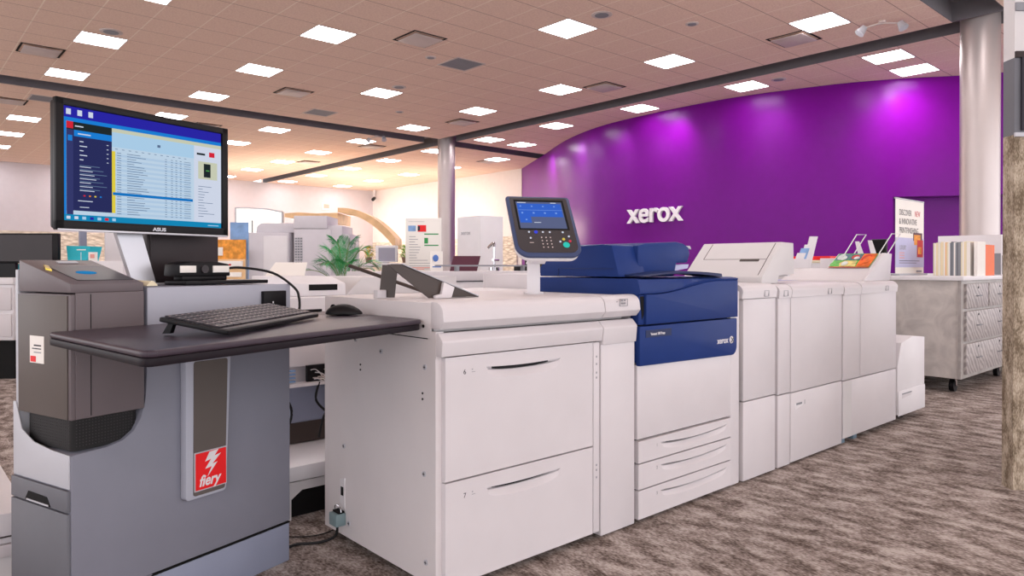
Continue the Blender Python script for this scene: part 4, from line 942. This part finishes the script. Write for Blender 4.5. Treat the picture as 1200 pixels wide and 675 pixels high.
for k in range(26):
    z = .66 - k * .0225
    if k % 2: R_(.29, .78, z - .0225, z, UI['row2'], 3)
    if k == 17: R_(.275, .79, z - .022, z + .004, UI['select'], 5); continue
    R_(.30, .325, z - .014, z - .009, UI['text'], 4); R_(.36 , .40 + .10 * random.random(), z - .014, z - .009, UI['text'], 4)
    for q in (.60, .64, .67, .70): R_(q, q + .012, z - .014, z - .009, UI['text'], 4)
    R_(.73, .775, z - .014, z - .010, UI['text'], 4)
for k in range(12): R_(.29 + .04 * k, .305 + .04 * k, .68, .685, UI['text'], 4)
R_(.55, .57, .755, .78, UI['text'], 4); R_(.82, .88, .745, .765, UI['black'], 4); R_(.91, .95, .735, .785, UI['red'], 4)
R_(.83, .97, .50, .68, UI['cream'], 4); R_(.87, .92, .52, .66, UI['black'], 5); R_(.885, .91, .585, .595, UI['green'], 6)
for k in range(12): R_(.83, .86 + .1 * random.random(), .42 - k * .028, .425 - k * .028, UI['text'], 4)
for k in range(3): R_(.02 + .06 * k, .045 + .06 * k, .93, .98, UI['light'], 1)
for k, c in enumerate(('white', 'white', 'sky', 'indigo', 'sky', 'red', 'sky')): R_(.02 + .042 * k, .04 + .042 * k, .015, .04, UI[c], 3)
R_(.9, .98, .02, .028, UI['sky'], 3)
mo_('screen', mb, bez, 'screen showing a job list window')
mb = MB(M['silver'])
mb.hull([(.262, .245, 1.25), (.352, .245, 1.25), (.405, .235, 1.052), (.322, .235, 1.052)], [(.262, .262, 1.25), (.352, .262, 1.25), (.405, .255, 1.052), (.322, .255, 1.052)])
mo_('neck', mb)
mo_('base_plate', MB(M['silver']).prism(rpoly([(.27, .185), (.5, .185), (.5, .288), (.27, .288)], .02), 1.047, 1.052, 'z', bev=.001))
mo_('vesa_housing', MB(M['black']).box(.25, .5, .25, .27, 1.26, 1.5, bev=.008))
# items on top of the stand
def on_stand(o, lab, cat): o.location = (SX, SY, 0); o.rotation_euler = (0, 0, RZ); return tag(o, lab, cat)
mb = MB(mat('dark brown case', (50, 42, 44), .5)); mb.box(.41, .70, .296, .33, 1.048, 1.30, bev=.004); mb.box(.42, .69, .29, .296, 1.06, 1.29, bev=.002)
on_stand(obj('device_back_panel', mb), 'dark brown upright panel standing behind the monitor neck', 'panel')
dv = thing('measuring_device', 'small black domed device with white side panels below the monitor', 'device', (SX, SY, 0), RZ); FR[dv.name] = FR[st.name]
def dv_(n, mb): return obj(n, mb, parent=dv, world=False)
dv_('device_body', MB(M['black']).prism([(.415, 1.075), (.42, 1.118), (.47, 1.127), (.56, 1.127), (.615, 1.118), (.62, 1.075)], .12, .21, 'y', bev=.004))
dv_('device_foot', MB(M['black']).box(.43, .61, .125, .175, 1.060, 1.077, bev=.004))
dv_('white_panel', MB(M['paper']).box(.418, .478, .116, .121, 1.088, 1.112, bev=.001)); dv_('white_panel', MB(M['paper']).box(.545, .612, .116, .121, 1.088, 1.112, bev=.001))
dv_('lens', MB(M['panelgrey']).cyl((.511, .112, 1.1), (.511, .122, 1.1), .014, n=20))
on_stand(obj('tray_mat', MB(M['black']).box(.40, .74, .06, .18, 1.047, 1.060, bev=.003)), 'flat black tray on top of the grey stand under the device', 'tray')
mb = MB(M['cream']); t = bmesh.new(); R = []
for k in range(9):
    a = .232 + .036 * k / 8; z = 1.05 + .014 * math.sin(PI * k / 8) ; R.append([t.verts.new((a, .01, z)), t.verts.new((a, .2, z + .004)), t.verts.new((a, .2, 1.0485)), t.verts.new((a, .01, 1.0485))])
for a, b in zip(R, R[1:]):
    for k in range(4): t.faces.new((a[k], a[(k + 1) % 4], b[(k + 1) % 4], b[k]))
t.faces.new(R[0]); t.faces.new(list(reversed(R[-1]))); bmesh.ops.recalc_face_normals(t, faces=t.faces); mb._add(t, M['cream'])
on_stand(obj('loose_papers', mb), 'curled cream papers on top of the grey stand beside the tower', 'paper')
mb = MB(M['cable']); mb.tube([(.622, .16, 1.1), (.68, .14, 1.105), (.76, .06, 1.085), (.785, -.03, 1.03), (.79, -.05, .99), (.785, -.055, .945), (.76, -.06, .937)], .0048)
on_stand(obj('device_cable', mb), 'black cable arching from the domed device down to the desk', 'cable')

# ================================================================= machines behind the feeder
Mx = thing('second_press_unit', 'white machine with low deck and open connector panel behind the feeder', 'printer', (.5, 1.5, 0))
mb = MB(M['white2']); mb.box(-.2, 1.9, 1.3, 2.0, .62, .955, bev=.004); mb.box(-.2, 1.9, 1.36, 2.0, .02, .62, M['white']); obj('machine_body', mb, parent=Mx)
mb = MB(M['white2']); mb.box(-.2, .9, .97, 1.36, .17, .235, bev=.004); obj('low_deck', mb, parent=Mx)
mb = MB(M['beige']); mb.prism([(-.2, .0), (-.2, .165), (.9, .165), (.9, .0), (.86, .0), (.86, .10), (.84, .125), (0.0, .125), (-.05, .09), (-.05, 0)], .98, 1.3, 'y'); obj('deck_apron', mb, parent=Mx)
obj('dark_recess', MB(M['deepblack']).box(-.06, .88, 1.02, 1.34, .0, .126), parent=Mx)
mb = MB(M['greyblue']); mb.box(-.19, .9, 1.345, 1.36, .34, .53); obj('grey_panel', mb, parent=Mx)
mb = MB(M['opaltray']); mb.box(-.19, .9, 1.34, 1.37, .24, .34); obj('dark_strip', mb, parent=Mx)
mb = MB(M['white2']); mb.box(-.19, .9, 1.25, 1.31, .53, .545); cb = obj('connector_shelf', mb, parent=Mx)
mb = MB(M['ventgrey'])
mb.box(.17, .5, 1.28, 1.299, .545, .625, M['black'])
for k in range(22):
    x = .18 + .3 * random.random(); z = .55 + .06 * random.random(); mb.tube([(x, 1.28, z), (x + .01, 1.255, z + .01 * random.random()), (x + .03, 1.25, z - .01), (x + .05, 1.26, z - .03)], .003, [M['ventgrey'], M['black'], M['paper'], M['beige']][k % 4], smooth=3, n=6)
for k in range(4): mb.box(.04 + k * .012, .10, 1.26, 1.28, .553 + k * .017, .560 + k * .017, M['bluephoto'])
obj('connector_board', mb, parent=Mx)
mb = MB(M['cable'])
mb.tube([(.22, 1.255, .545), (.20, 1.25, .46), (.26, 1.25, .39), (.33, 1.25, .33)], .006); mb.tube([(.31, 1.255, .545), (.30, 1.25, .46), (.24, 1.25, .37), (.22, 1.26, .27)], .006)
obj('cable_pair', mb, parent=Mx)
tag(obj('hanging_cable', MB(M['cable']).tube([(-.05, 1.1, .62), (-.03, 1.12, .55), (.03, 1.15, .44), (.0, 1.15, .34), (-.06, 1.12, .25), (-.13, 1.1, .245)], .006)), 'thin black cable hanging beside the connector panel behind the stand', 'cable')
mb = MB(M['white2']); mb.prism([(1.45, .956), (1.45, 1.02), (1.6, 1.055), (2.0, 1.055), (2.0, .956)], .18, .47, 'x', bev=.004); mb.box(.26, .42, 1.447, 1.452, .985, 1.016, M['deepblack']); 
ft = obj('rear_feeder_lid', mb, parent=Mx)
mb = MB(M['beige']); mb.prism([(.50, .955), (.60, 1.05), (1.25, 1.05), (1.25, .955)], 1.5, 2.0, 'y', bev=.004); obj('rear_cover', mb, parent=Mx)
mb = MB(M['paper']); mb.hull([(.20, 1.85, 1.058), (.38, 1.75, 1.058), (.42, 1.8, 1.13), (.30, 1.95, 1.13)], [(.20, 1.853, 1.06), (.38, 1.753, 1.06), (.42, 1.803, 1.132), (.30, 1.953, 1.132)])
tag(obj('paper_sheet', mb), 'white paper sheet leaning up on the machine behind the feeder', 'paper')

t = thing('white_counter', 'long low white counter behind the feeder, below the glass shelf', 'counter', (2.2, 2.9, 0))
mb = MB(M['white2']); mb.box(1.5, 3.3, 2.6, 3.3, 0, .985, bev=.004); obj('cabinet', mb, parent=t)
mb = MB(M['white']); mb.box(1.49, 3.0, 2.59, 3.31, .99, 1.068, bev=.004); mb.box(1.49, 3.0, 2.588, 2.60, .985, .99, M['ink']); obj('top_box', mb, parent=t)
t2 = thing('white_cabinet', 'white box cabinet left of the control console post', 'cabinet', (2.3, 1.9, 0))
mb = MB(M['white']); mb.box(1.95, 2.9, 1.35, 2.1, 0, 1.055, bev=.006); obj('cabinet', mb, parent=t2)
mb = MB(M['inkgrey']); mb.box(2.0, 2.08, 1.349, 1.35, 1.02, 1.022); mb.box(2.0, 2.002, 1.349, 1.35, .99, 1.02); obj('corner_mark', mb, parent=t2)
mb = MB(M['papergrey']); mb.box(2.0, 3.0, 2.75, 2.78, 1.108, 1.122); mb.box(2.2, 2.23, 2.75, 2.78, 1.068, 1.108); mb.box(2.95, 2.98, 2.75, 2.78, 1.068, 1.108)
tag(obj('glass_rail', mb), 'thin grey rail running above the white counter', 'rail')
mb = MB(M['black']); mb.box(3.02, 3.3, 2.65, 2.95, .986, 1.12, bev=.005); mb.cyl((3.05, 2.8, 1.12), (3.05, 2.8, 1.18), .02); mb.cyl((3.18, 2.8, 1.12), (3.18, 2.8, 1.18), .02); mb.box(3.01, 3.06, 2.62, 2.65, 1.0, 1.11, M['ink'])
tag(obj('coffee_machine', mb), 'small black appliance with two knobs left of the console post', 'appliance')
mb = MB(M['plum']); mb.hull([(2.32, 3.0, 1.068), (2.5, 2.85, 1.068), (2.55, 2.86, 1.2), (2.37, 3.01, 1.2)], [(2.33, 3.02, 1.068), (2.51, 2.87, 1.068), (2.56, 2.88, 1.2), (2.38, 3.03, 1.2)])
tag(obj('brochure_stand', mb), 'dark plum leaning brochure on the white counter', 'brochure')
mb = MB(M['paper']); mb.box(2.15, 2.28, 3.05, 3.06, 1.068, 1.24); mb.ball((2.2, 3.045, 1.18), .03, M['inkblue'], sc=(1, .1, 1)); mb.box(2.17, 2.26, 3.048, 3.05, 1.10, 1.11, M['inkblue'])
tag(obj('info_card', mb), 'small white card with a blue mark on the white counter', 'card')
mb = MB(M['chrome']); mb.cyl((2.95, 3.15, 1.068), (2.95, 3.15, 1.1), .05); mb.cyl((2.95, 3.15, 1.068), (2.95, 3.15, 1.32), .012); mb.tube([(2.95, 3.15, 1.3), (2.9, 3.1, 1.33), (2.85, 3.12, 1.28)], .012); mb.cyl((2.92, 3.13, 1.17), (3.02, 3.17, 1.17), .012)
tag(obj('water_tap', mb), 'chrome upright tap-like fixture standing on the white counter', 'tap')

# poster stand
t = thing('poster_stand', 'tall white information poster board behind the feeder', 'poster', (2.9, 4.25, 0))
d_ = Vector((.7459, -.666, 0)); o_ = Vector((2.766, 4.382, 0)); PM = frame(o_, d_, (0, 0, 1))
def po_(n, mb): mb.xf(PM); return obj(n, mb, parent=t)
po_('board', MB(M['paper']).box(0, .38, .9, 1.62, -.02, 0, bev=.003)); po_('leg_post', MB(M['greysilver']).box(.17, .21, 0, .9, -.02, 0)); po_('foot_plate', MB(M['greysilver']).box(.02, .36, 0, .015, -.15, .12))
mb = MB(M['inkgrey'])
for k in range(9): mb.box(.04, .10 + .06 * random.random(), 1.42 - k * .028, 1.426 - k * .028, 0, .001)
for k in range(5): mb.box(.04, .22 + .1 * random.random(), 1.17 - k * .03, 1.175 - k * .03, 0, .001)
mb.box(.03, .34, 1.09, 1.10, 0, .0012, M['inkpink']); mb.box(.03, .2, 1.075, 1.085, 0, .0012, M['inkpink']); mb.box(.03, .34, 1.05, 1.053, 0, .0012, M['ink']); mb.box(.03, .32, 1.0, 1.004, 0, .0012, M['inkblue']); mb.box(.03, .32, .985, .989, 0, .0012, M['inkblue'])
mb.box(.03, .11, 1.48, 1.54, 0, .0015, M['bluephoto']); mb.box(.13, .22, 1.475, 1.545, 0, .0015, M['red']); mb.box(.13, .155, 1.485, 1.535, 0, .002, M['ink'])
mb.box(.20, .35, 1.444, 1.456, 0, .0015, M['inkgreen']); mb.box(.20, .35, 1.325, 1.337, 0, .0015, M['inkgreen']); mb.box(.20, .24, 1.35, 1.41, 0, .0015, M['inkgreen']); mb.box(.03, .2, 1.58, 1.583, 0, .001)
po_('printed_panel', mb)

# white pillar cabinet with logo text
t = thing('pillar_cabinet', 'tall white pillar cabinet with small lettering right of the middle column', 'cabinet', (4.9, 5.95, 0))
mb = MB(M['white2']); mb.box(4.88, 5.3, 5.72, 6.25, 0, 1.82, bev=.005); obj('cabinet_shell', mb, parent=t)
obj('cabinet_lettering', textmb('xerox', .09, frame((4.878, 6.16, 1.56), (0, -1, 0), (0, 0, 1)), M['inkgrey'], ext=.001), parent=t)
# partition strips at left
mb = MB(M['greyblue']); mb.box(.35, .42, 7.5, 7.57, 0, 1.7); tag(obj('partition_post', mb), 'blue grey partition post behind the server tower', 'post')
mb = MB(M['white2']); mb.box(.55, .8, 7.2, 7.25, 0, 1.62); tag(obj('partition_panel', mb), 'narrow white partition panel behind the monitor', 'partition')

# copier cluster in the distance
def boxw(mb, x0, x1, y0, y1, z0, z1, m=None, bev=.01): mb.box(x0, x1, y0, y1, z0, z1, m, bev)
t = thing('distant_copier', 'tall pale grey copier with curved top left of the palm', 'printer', (3.4, 9.8, 0))
D1 = frame((3.266, 9.968, 0), (.7459, -.666, 0), (.666, .7459, 0))
def dc(n, mb, par): mb.xf(D1); return obj(n, mb, parent=par)
M['cop'] = mat('pale lavender grey plastic', (204, 200, 206), .5, var=.02)
dc('copier_body', MB(M['cop']).box(-.06, .70, 0, .8, 0, 1.68, bev=.02), t); dc('curved_top', MB(M['cop']).prism([(.1, 1.68), (.12, 1.80), (.2, 1.85), (.75, 1.85), (.78, 1.68)], .1, .8, 'y', bev=.02), t); dc('front_door', MB(M['white2']).box(.27, .68, -.02, 0, .2, 1.62, bev=.01), t)
dc('wing', MB(M['cop']).box(-.12, .0, .1, .7, 0, 1.60, bev=.02), t)
t = thing('distant_press', 'tall grey digital press with stepped right side behind the palm', 'printer', (4.2, 9.4, 0))
dc('press_body', MB(M['cop']).box(.80, 1.42, -.05, .8, 0, 1.74, bev=.01), t); dc('upper_box', MB(M['cop']).box(.80, 1.36, -.06, .7, 1.745, 1.96, bev=.01), t)
dc('step', MB(M['cop']).box(1.36, 1.60, .0, .8, 0, 1.80, bev=.01), t); dc('step', MB(M['cop']).box(1.60, 1.72, .05, .8, 0, 1.66, bev=.01), t)
mb = MB(M['papergrey'])
for r_ in range(18):
    for c_ in range(3): mb.box(.82 + c_ * .045, .85 + c_ * .045, -.062, -.05, .8 + r_ * .045, .825 + r_ * .045)
g_ = dc('vent_grid', mb, t); g_['kind'] = 'stuff'
mb = MB(M['black']); mb.box(-.2, .03, -.15, -.1, 1.15, 1.4, bev=.01); mb.box(-.1, -.06, -.15, -.1, .0, 1.15, M['greysilver']); mb.xf(D1); tag(obj('small_display', mb), 'small black display in front of the curved-top copier', 'display')

# promotional flower display
t = thing('promo_display', 'cardboard display with sky and orange flower print beside the monitor', 'display', (.9, 4.1, 0))
D2 = frame((.74, 4.18, 0), (.7459, -.666, 0), (.666, .7459, 0))
def pd(n, mb): mb.xf(D2); return obj(n, mb, parent=t)
pd('back_board', MB(M['bluephoto']).box(.1, .255, .05, .06, 1.0, 1.485)); pd('flower_board', MB(M['flower']).box(-.02, .25, .0, .012, 1.17, 1.335))
mb = MB(M['wood']); mb.box(-.02, .25, .0, .05, .0, 1.17, M['papergrey']); mb.box(-.02, .25, -.002, .0, .96, 1.17, M['wood']); pd('stand_body', mb)
mb = MB(M['paper']); mb.box(.0, .23, -.03, -.002, 1.09, 1.155, bev=.003); mb.box(.0, .22, -.025, -.002, 1.02, 1.06, bev=.003); mb.box(-.01, .06, -.012, -.0, 1.2, 1.27, bev=.002); mb.box(.01, .1, -.031, -.03, 1.115, 1.13, M['inkgrey']); mb.box(.12, .14, -.031, -.03, 1.115, 1.13, M['redtrim']); mb.box(-.02, .24, -.08, -.002, .96, 1.0, bev=.003); pd('white_cards', mb)

# far kiosk monitor and plants
t = thing('kiosk_monitor', 'pale framed grey-screen monitor with white casing right of the palm', 'monitor', (3.4, 5.8, 0))
D3 = frame((3.31, 5.9, 0), (.7459, -.666, 0), (.666, .7459, 0))
def kd(n, mb): mb.xf(D3); return obj(n, mb, parent=t)
kd('casing', MB(M['white2']).box(0, .27, 0, .12, 1.16, 1.375, bev=.01)); kd('screen', MB(M['glassgrey']).box(.04, .25, -.006, 0, 1.175, 1.345)); kd('stand_post', MB(M['white2']).box(.08, .16, .03, .1, 0, 1.16)); kd('shelf', MB(M['white']).box(-.3, .5, -.1, .3, 1.10, 1.15, bev=.005))
def bush(o, n, r, h, mt, lab):
    mb = MB(mt)
    for k in range(n):
        a = random.random() * 2 * PI; rr_ = r * (.2 + .8 * random.random()); z = o[2] + h * random.random(); c = Vector((o[0] + rr_ * math.cos(a), o[1] + rr_ * math.sin(a), z))
        d = Vector((math.cos(a), math.sin(a), .8)).normalized() * (.03 + .02 * random.random()); s = d.cross(Vector((0, 0, 1))).normalized() * .009
        t = bmesh.new(); vs = [t.verts.new(p) for p in (c - d * .5, c + s + Vector((0, 0, .003)), c + d, c - s)]; t.faces.new(vs); mb._add(t, mt)
    q = thing('potted_plant', lab, 'plant', (o[0], o[1], o[2] - .06))
    obj('foliage', mb, parent=q); obj('pot', MB(M['pot']).cyl((o[0], o[1], o[2] - .06), (o[0], o[1], o[2] + .01), r * .55, r2=r * .7, n=24), parent=q); return q
M['leaf2'] = mat('fresh green leaf', (110, 160, 50), .5, var=.3, scale=20); M['leafy'] = mat('yellow leaf', (206, 180, 60), .5, var=.4, scale=30)
bush((3.60, 5.63, 1.215), 160, .09, .15, M['leaf2'], 'small leafy green potted plant right of the kiosk monitor')
bush((3.30, 6.05, 1.215), 90, .06, .14, M['leafy'], 'small yellow green potted plant left of the kiosk monitor')

# palm
t = thing('potted_palm', 'green potted palm with arching fronds behind the feeder', 'plant', (2.0, 4.35, 0))
base = Vector((2.02, 4.35, .55))
obj('pot', MB(M['pot']).cyl((2.02, 4.35, 0), (2.02, 4.35, .5), .16, r2=.22, n=32), parent=t)
obj('trunk', MB(M['stem']).cyl((2.02, 4.35, .45), (2.02, 4.35, .85), .035, r2=.02), parent=t)
rt = Vector((.7459, -.666, 0)); bkv = Vector((.666, .7459, 0))
for k, (rx, top_, droop, bb) in enumerate(((-.44, 1.13, .10, -.1), (-.18, 1.30, .04, .15), (-.04, 1.36, .02, -.1), (.06, 1.38, .04, .1), (.24, 1.33, .09, -.05), (.30, 1.22, .12, .2), (-.30, 1.2, .08, .25), (.12, 1.18, .05, -.3), (-.10, 1.2, .08, -.3), (.36, 1.16, .12, -.1), (.0, 1.28, .02, .3))):
    pts = [base + Vector((0, 0, .2))]
    tip = base + rt * rx + bkv * bb; tip.z = top_ - droop
    mid = base + rt * rx * .5 + bkv * bb * .5; mid.z = top_ - .02
    P_ = []
    for q in range(15):
        u_ = q / 14; P_.append((base + Vector((0, 0, .3))) * (1 - u_) ** 2 + mid * 2 * u_ * (1 - u_) + Vector((0, 0, .06)) * 2 * u_ * (1 - u_) + tip * u_ * u_)
    mt = M['leaf'] if k % 3 else M['leafd']
    mb = MB(mt); mb.tube(P_, .004, M['stem'], smooth=0, n=6)
    for q in range(3, 14):
        for w_ in (0, .5):
            p = P_[q] * (1 - w_) + P_[min(q + 1, 14)] * w_; d = (P_[min(q + 1, 14)] - P_[q - 1]).normalized()
            sd = d.cross(Vector((0, 0, 1))).normalized(); L = .19 * math.sin(PI * (.18 + .75 * q / 14)) + .02
            for s_ in (-1, 1):
                e = p + (sd * s_ * .6 + d * .85 + Vector((0, 0, -.22 if q > 6 else .1))) * L; m_ = (p + e) / 2 + Vector((0, 0, .018)); wv = d * .0038
                tb = bmesh.new(); v = [tb.verts.new(x) for x in (p - wv, m_ - wv * 1.3, e, m_ + wv * 1.3, p + wv)]; tb.faces.new(v); mb._add(tb, mt)
    obj('frond', mb, parent=t)

# reception: backlit board and curved canopies
mb = MB(M['greysilver'])
D4 = frame((6.1, 18.16, 0), (.7459, -.666, 0), (.666, .7459, 0))
t = thing('backlit_board', 'white glowing board with curved top edge right of the monitor', 'board', (6.6, 17.7, 0))
P = [(0, 0.3), (1.36, .3), (1.36, 2.66), (.9, 2.74), (.4, 2.77), (0, 2.77)]
q = MB(M['greysilver']); q.prism([(x, z) for x, z in P], 0, .1, 'y'); q.xf(D4); obj('frame', q, parent=t)
q = MB(M['glowboard']); q.prism([(.05, .35), (1.31, .35), (1.31, 2.62), (.9, 2.70), (.4, 2.73), (.05, 2.73)], -.01, 0, 'y'); q.xf(D4); obj('glowing_face', q, parent=t)
q = MB(M['papergrey']); q.box(.48, .52, -.03, -.01, .9, 2.4); q.box(.2, 1.2, -.03, -.01, 1.95, 1.97); q.xf(D4); obj('bars', q, parent=t)
def canopy(name, lab, pts, th, dep, m):
    mb = MB(m); tb = bmesh.new(); R = []
    for (x, z, w) in pts: R.append([tb.verts.new((x, 0, z)), tb.verts.new((x, dep, z)), tb.verts.new((x, dep, z - w)), tb.verts.new((x, 0, z - w))])
    for a, b in zip(R, R[1:]):
        for k in range(4): tb.faces.new((a[k], a[(k + 1) % 4], b[(k + 1) % 4], b[k]))
    tb.faces.new(R[0]); tb.faces.new(list(reversed(R[-1]))); bmesh.ops.recalc_face_normals(tb, faces=tb.faces); mb._add(tb, m); mb.xf(D4); return tag(obj(name, mb), lab, 'canopy')
pts = []
for k in range(17):
    u_ = k / 16; x = 2.9 + 1.62 * u_; z = 2.76 - .85 * u_ ** 2.3; pts.append((x, z, .12 + .18 * u_))
canopy('arched_canopy', 'pale wooden arched canopy curving down at the far wall', pts, .2, 1.2, M['wood'])
canopy('wooden_canopy', 'flat warm wooden canopy band beside the backlit board', [(1.4, 2.6, .1), (1.8, 2.63, .18), (2.3, 2.60, .2), (2.9, 2.62, .3)], .2, 1.6, M['wood'])

# far left: black monitor, desk printer, teal items
D5 = frame((-.62, 6.72, 0), (.7459, -.666, 0), (.666, .7459, 0))
t = thing('display_screen', 'wide black screen at the left edge behind the server tower', 'monitor', (-.3, 6.4, 0))
q = MB(M['black']); q.box(-.5, .735, 0, .05, 1.14, 1.435, bev=.008); q.xf(D5); obj('screen_shell', q, parent=t)
q = MB(mat('matt dark screen', (52, 46, 48), .35)); q.box(-.48, .68, -.004, 0, 1.16, 1.42); q.xf(D5); obj('screen_glass', q, parent=t)
q = MB(M['black']); q.box(.0, .3, .02, .06, 1.0, 1.15); q.xf(D5); obj('screen_foot', q, parent=t)
t = thing('office_printer', 'white office printer with front drawers at the far left', 'printer', (-.5, 6.6, 0))
q = MB(M['white2']); q.box(-.6, .33, -.05, .6, .38, .98, bev=.02); q.box(-.6, .34, -.07, .62, .93, 1.0, M['white2'], bev=.01); q.xf(D5); obj('printer_body', q, parent=t)
q = MB(M['deepblack']); q.box(-.55, .3, .0, .55, 0, .38); q.xf(D5); obj('base', q, parent=t)
for z in (.42, .68): q = MB(M['white']); q.box(-.58, .315, -.066, -.05, z, z + .22, bev=.006); q.xf(D5); obj('drawer', q, parent=t)
q = MB(M['black']); q.box(-.5, .28, .09, .3, 1.001, 1.05, bev=.01); q.box(-.5, .25, .3, .32, 1.001, 1.135, M['teal']); q.xf(D5); tag(obj('teal_tray', q), 'teal and black tray below the wide black screen', 'tray')
q = MB(M['teal']); q.prism([(.77, 1.165), (.755, 1.315), (1.0, 1.31), (.96, 1.165)], .1, .3, 'y'); q.box(.86, .95, .098, .1, 1.27, 1.28, M['paper']); q.box(.90, .905, .098, .1, 1.17, 1.25, M['paper']); q.xf(D5); tag(obj('teal_box', q), 'bright teal box standing behind the server tower', 'box')
q = MB(M['white2']); q.box(.76, 1.35, .05, .4, 0, 1.163, bev=.005); q.box(1.0, 1.08, .06, .08, 1.163, 1.25, M['paper']); q.box(1.02, 1.06, .055, .06, 1.19, 1.23, M['inkpink']); q.xf(D5); tag(obj('display_plinth', q), 'white plinth under the bright teal box', 'plinth')

# low machine base at bottom left
t = thing('low_machine', 'low white machine base at the bottom left behind the grey stand', 'printer', (-1.5, 1.2, 0))
mb = MB(M['white2']); mb.box(-2.1, -1.02, .87, 1.6, .2, .30, bev=.006); mb.box(-2.1, -1.02, .865, 1.6, .222, .226, M['seam']); mb.box(-2.1, -1.02, .862, 1.6, .16, .198, M['white'], bev=.002); obj('top_shell', mb, parent=t)
mb = MB(M['beige']); mb.prism([(-2.1, 0), (-2.1, .158), (-1.02, .158), (-1.02, .0), (-1.2, .0), (-1.2, .09), (-1.24, .11), (-1.9, .11), (-1.95, .08), (-1.95, 0)], .88, 1.3, 'y'); obj('apron', mb, parent=t)
mb = MB(M['deepblack']); mb.box(-1.95, -1.05, 1.31, 1.4, 0, .16); obj('dark_recess', mb, parent=t)

# ================================================================= lights
w = bpy.data.worlds.new('world'); scene.world = w; w.use_nodes = True
bgn = w.node_tree.nodes['Background']; bgn.inputs[0].default_value = rgb(247, 245, 249); bgn.inputs[1].default_value = 2.0

def spotl(x, y, z, tx, ty, tz, e, col=(255, 255, 255), size=math.radians(60), blend=.7, rad=.06):
    l = bpy.data.lights.new('added_pool_spot', 'SPOT'); l.energy = e; l.color = rgb(*col)[:3]; l.spot_size = size; l.spot_blend = blend; l.shadow_soft_size = rad
    o = link('added_pool_spot', l); o.location = (x, y, z); d = Vector((tx - x, ty - y, tz - z)); o.rotation_euler = d.to_track_quat('-Z', 'Y').to_euler(); return o
# unseen added spots for the pools that ceiling panels throw on the purple wall
for (wx, wy, e, a) in ((12.2, 2.85, 100, 100), (11.4, 4.85, 32, 80), (11.27, 7.0, 78, 95), (11.35, 8.6, 35, 90), (11.9, 10.4, 45, 95), (13.0, 12.6, 80, 110)):
    spotl(wx - .6, wy - .25, CZ - .04, wx + .1, wy, 3.3, e, (255, 244, 250), math.radians(a), 1.0, .12)
# unseen warm point lights added to brighten the reception at the back
for (x, y, z, e) in ((8.6, 19.5, 2.6, 100), (11.5, 21.5, 2.6, 120), (13.2, 18.8, 2.4, 100), (7.4, 22.0, 2.6, 100), (13.2, 23.4, 2.6, 90)):
    l = bpy.data.lights.new('reception_fill', 'POINT'); l.energy = e; l.color = rgb(255, 234, 212)[:3]; l.shadow_soft_size = .25
    o = link('reception_fill', l); o.location = (x, y, z)
# ---------------------------------------------------------------- view
vs = scene.view_settings; vs.view_transform = 'Standard'; vs.look = 'None'; vs.gamma = 1.0; vs.use_curve_mapping = False; vs.exposure = 0.45
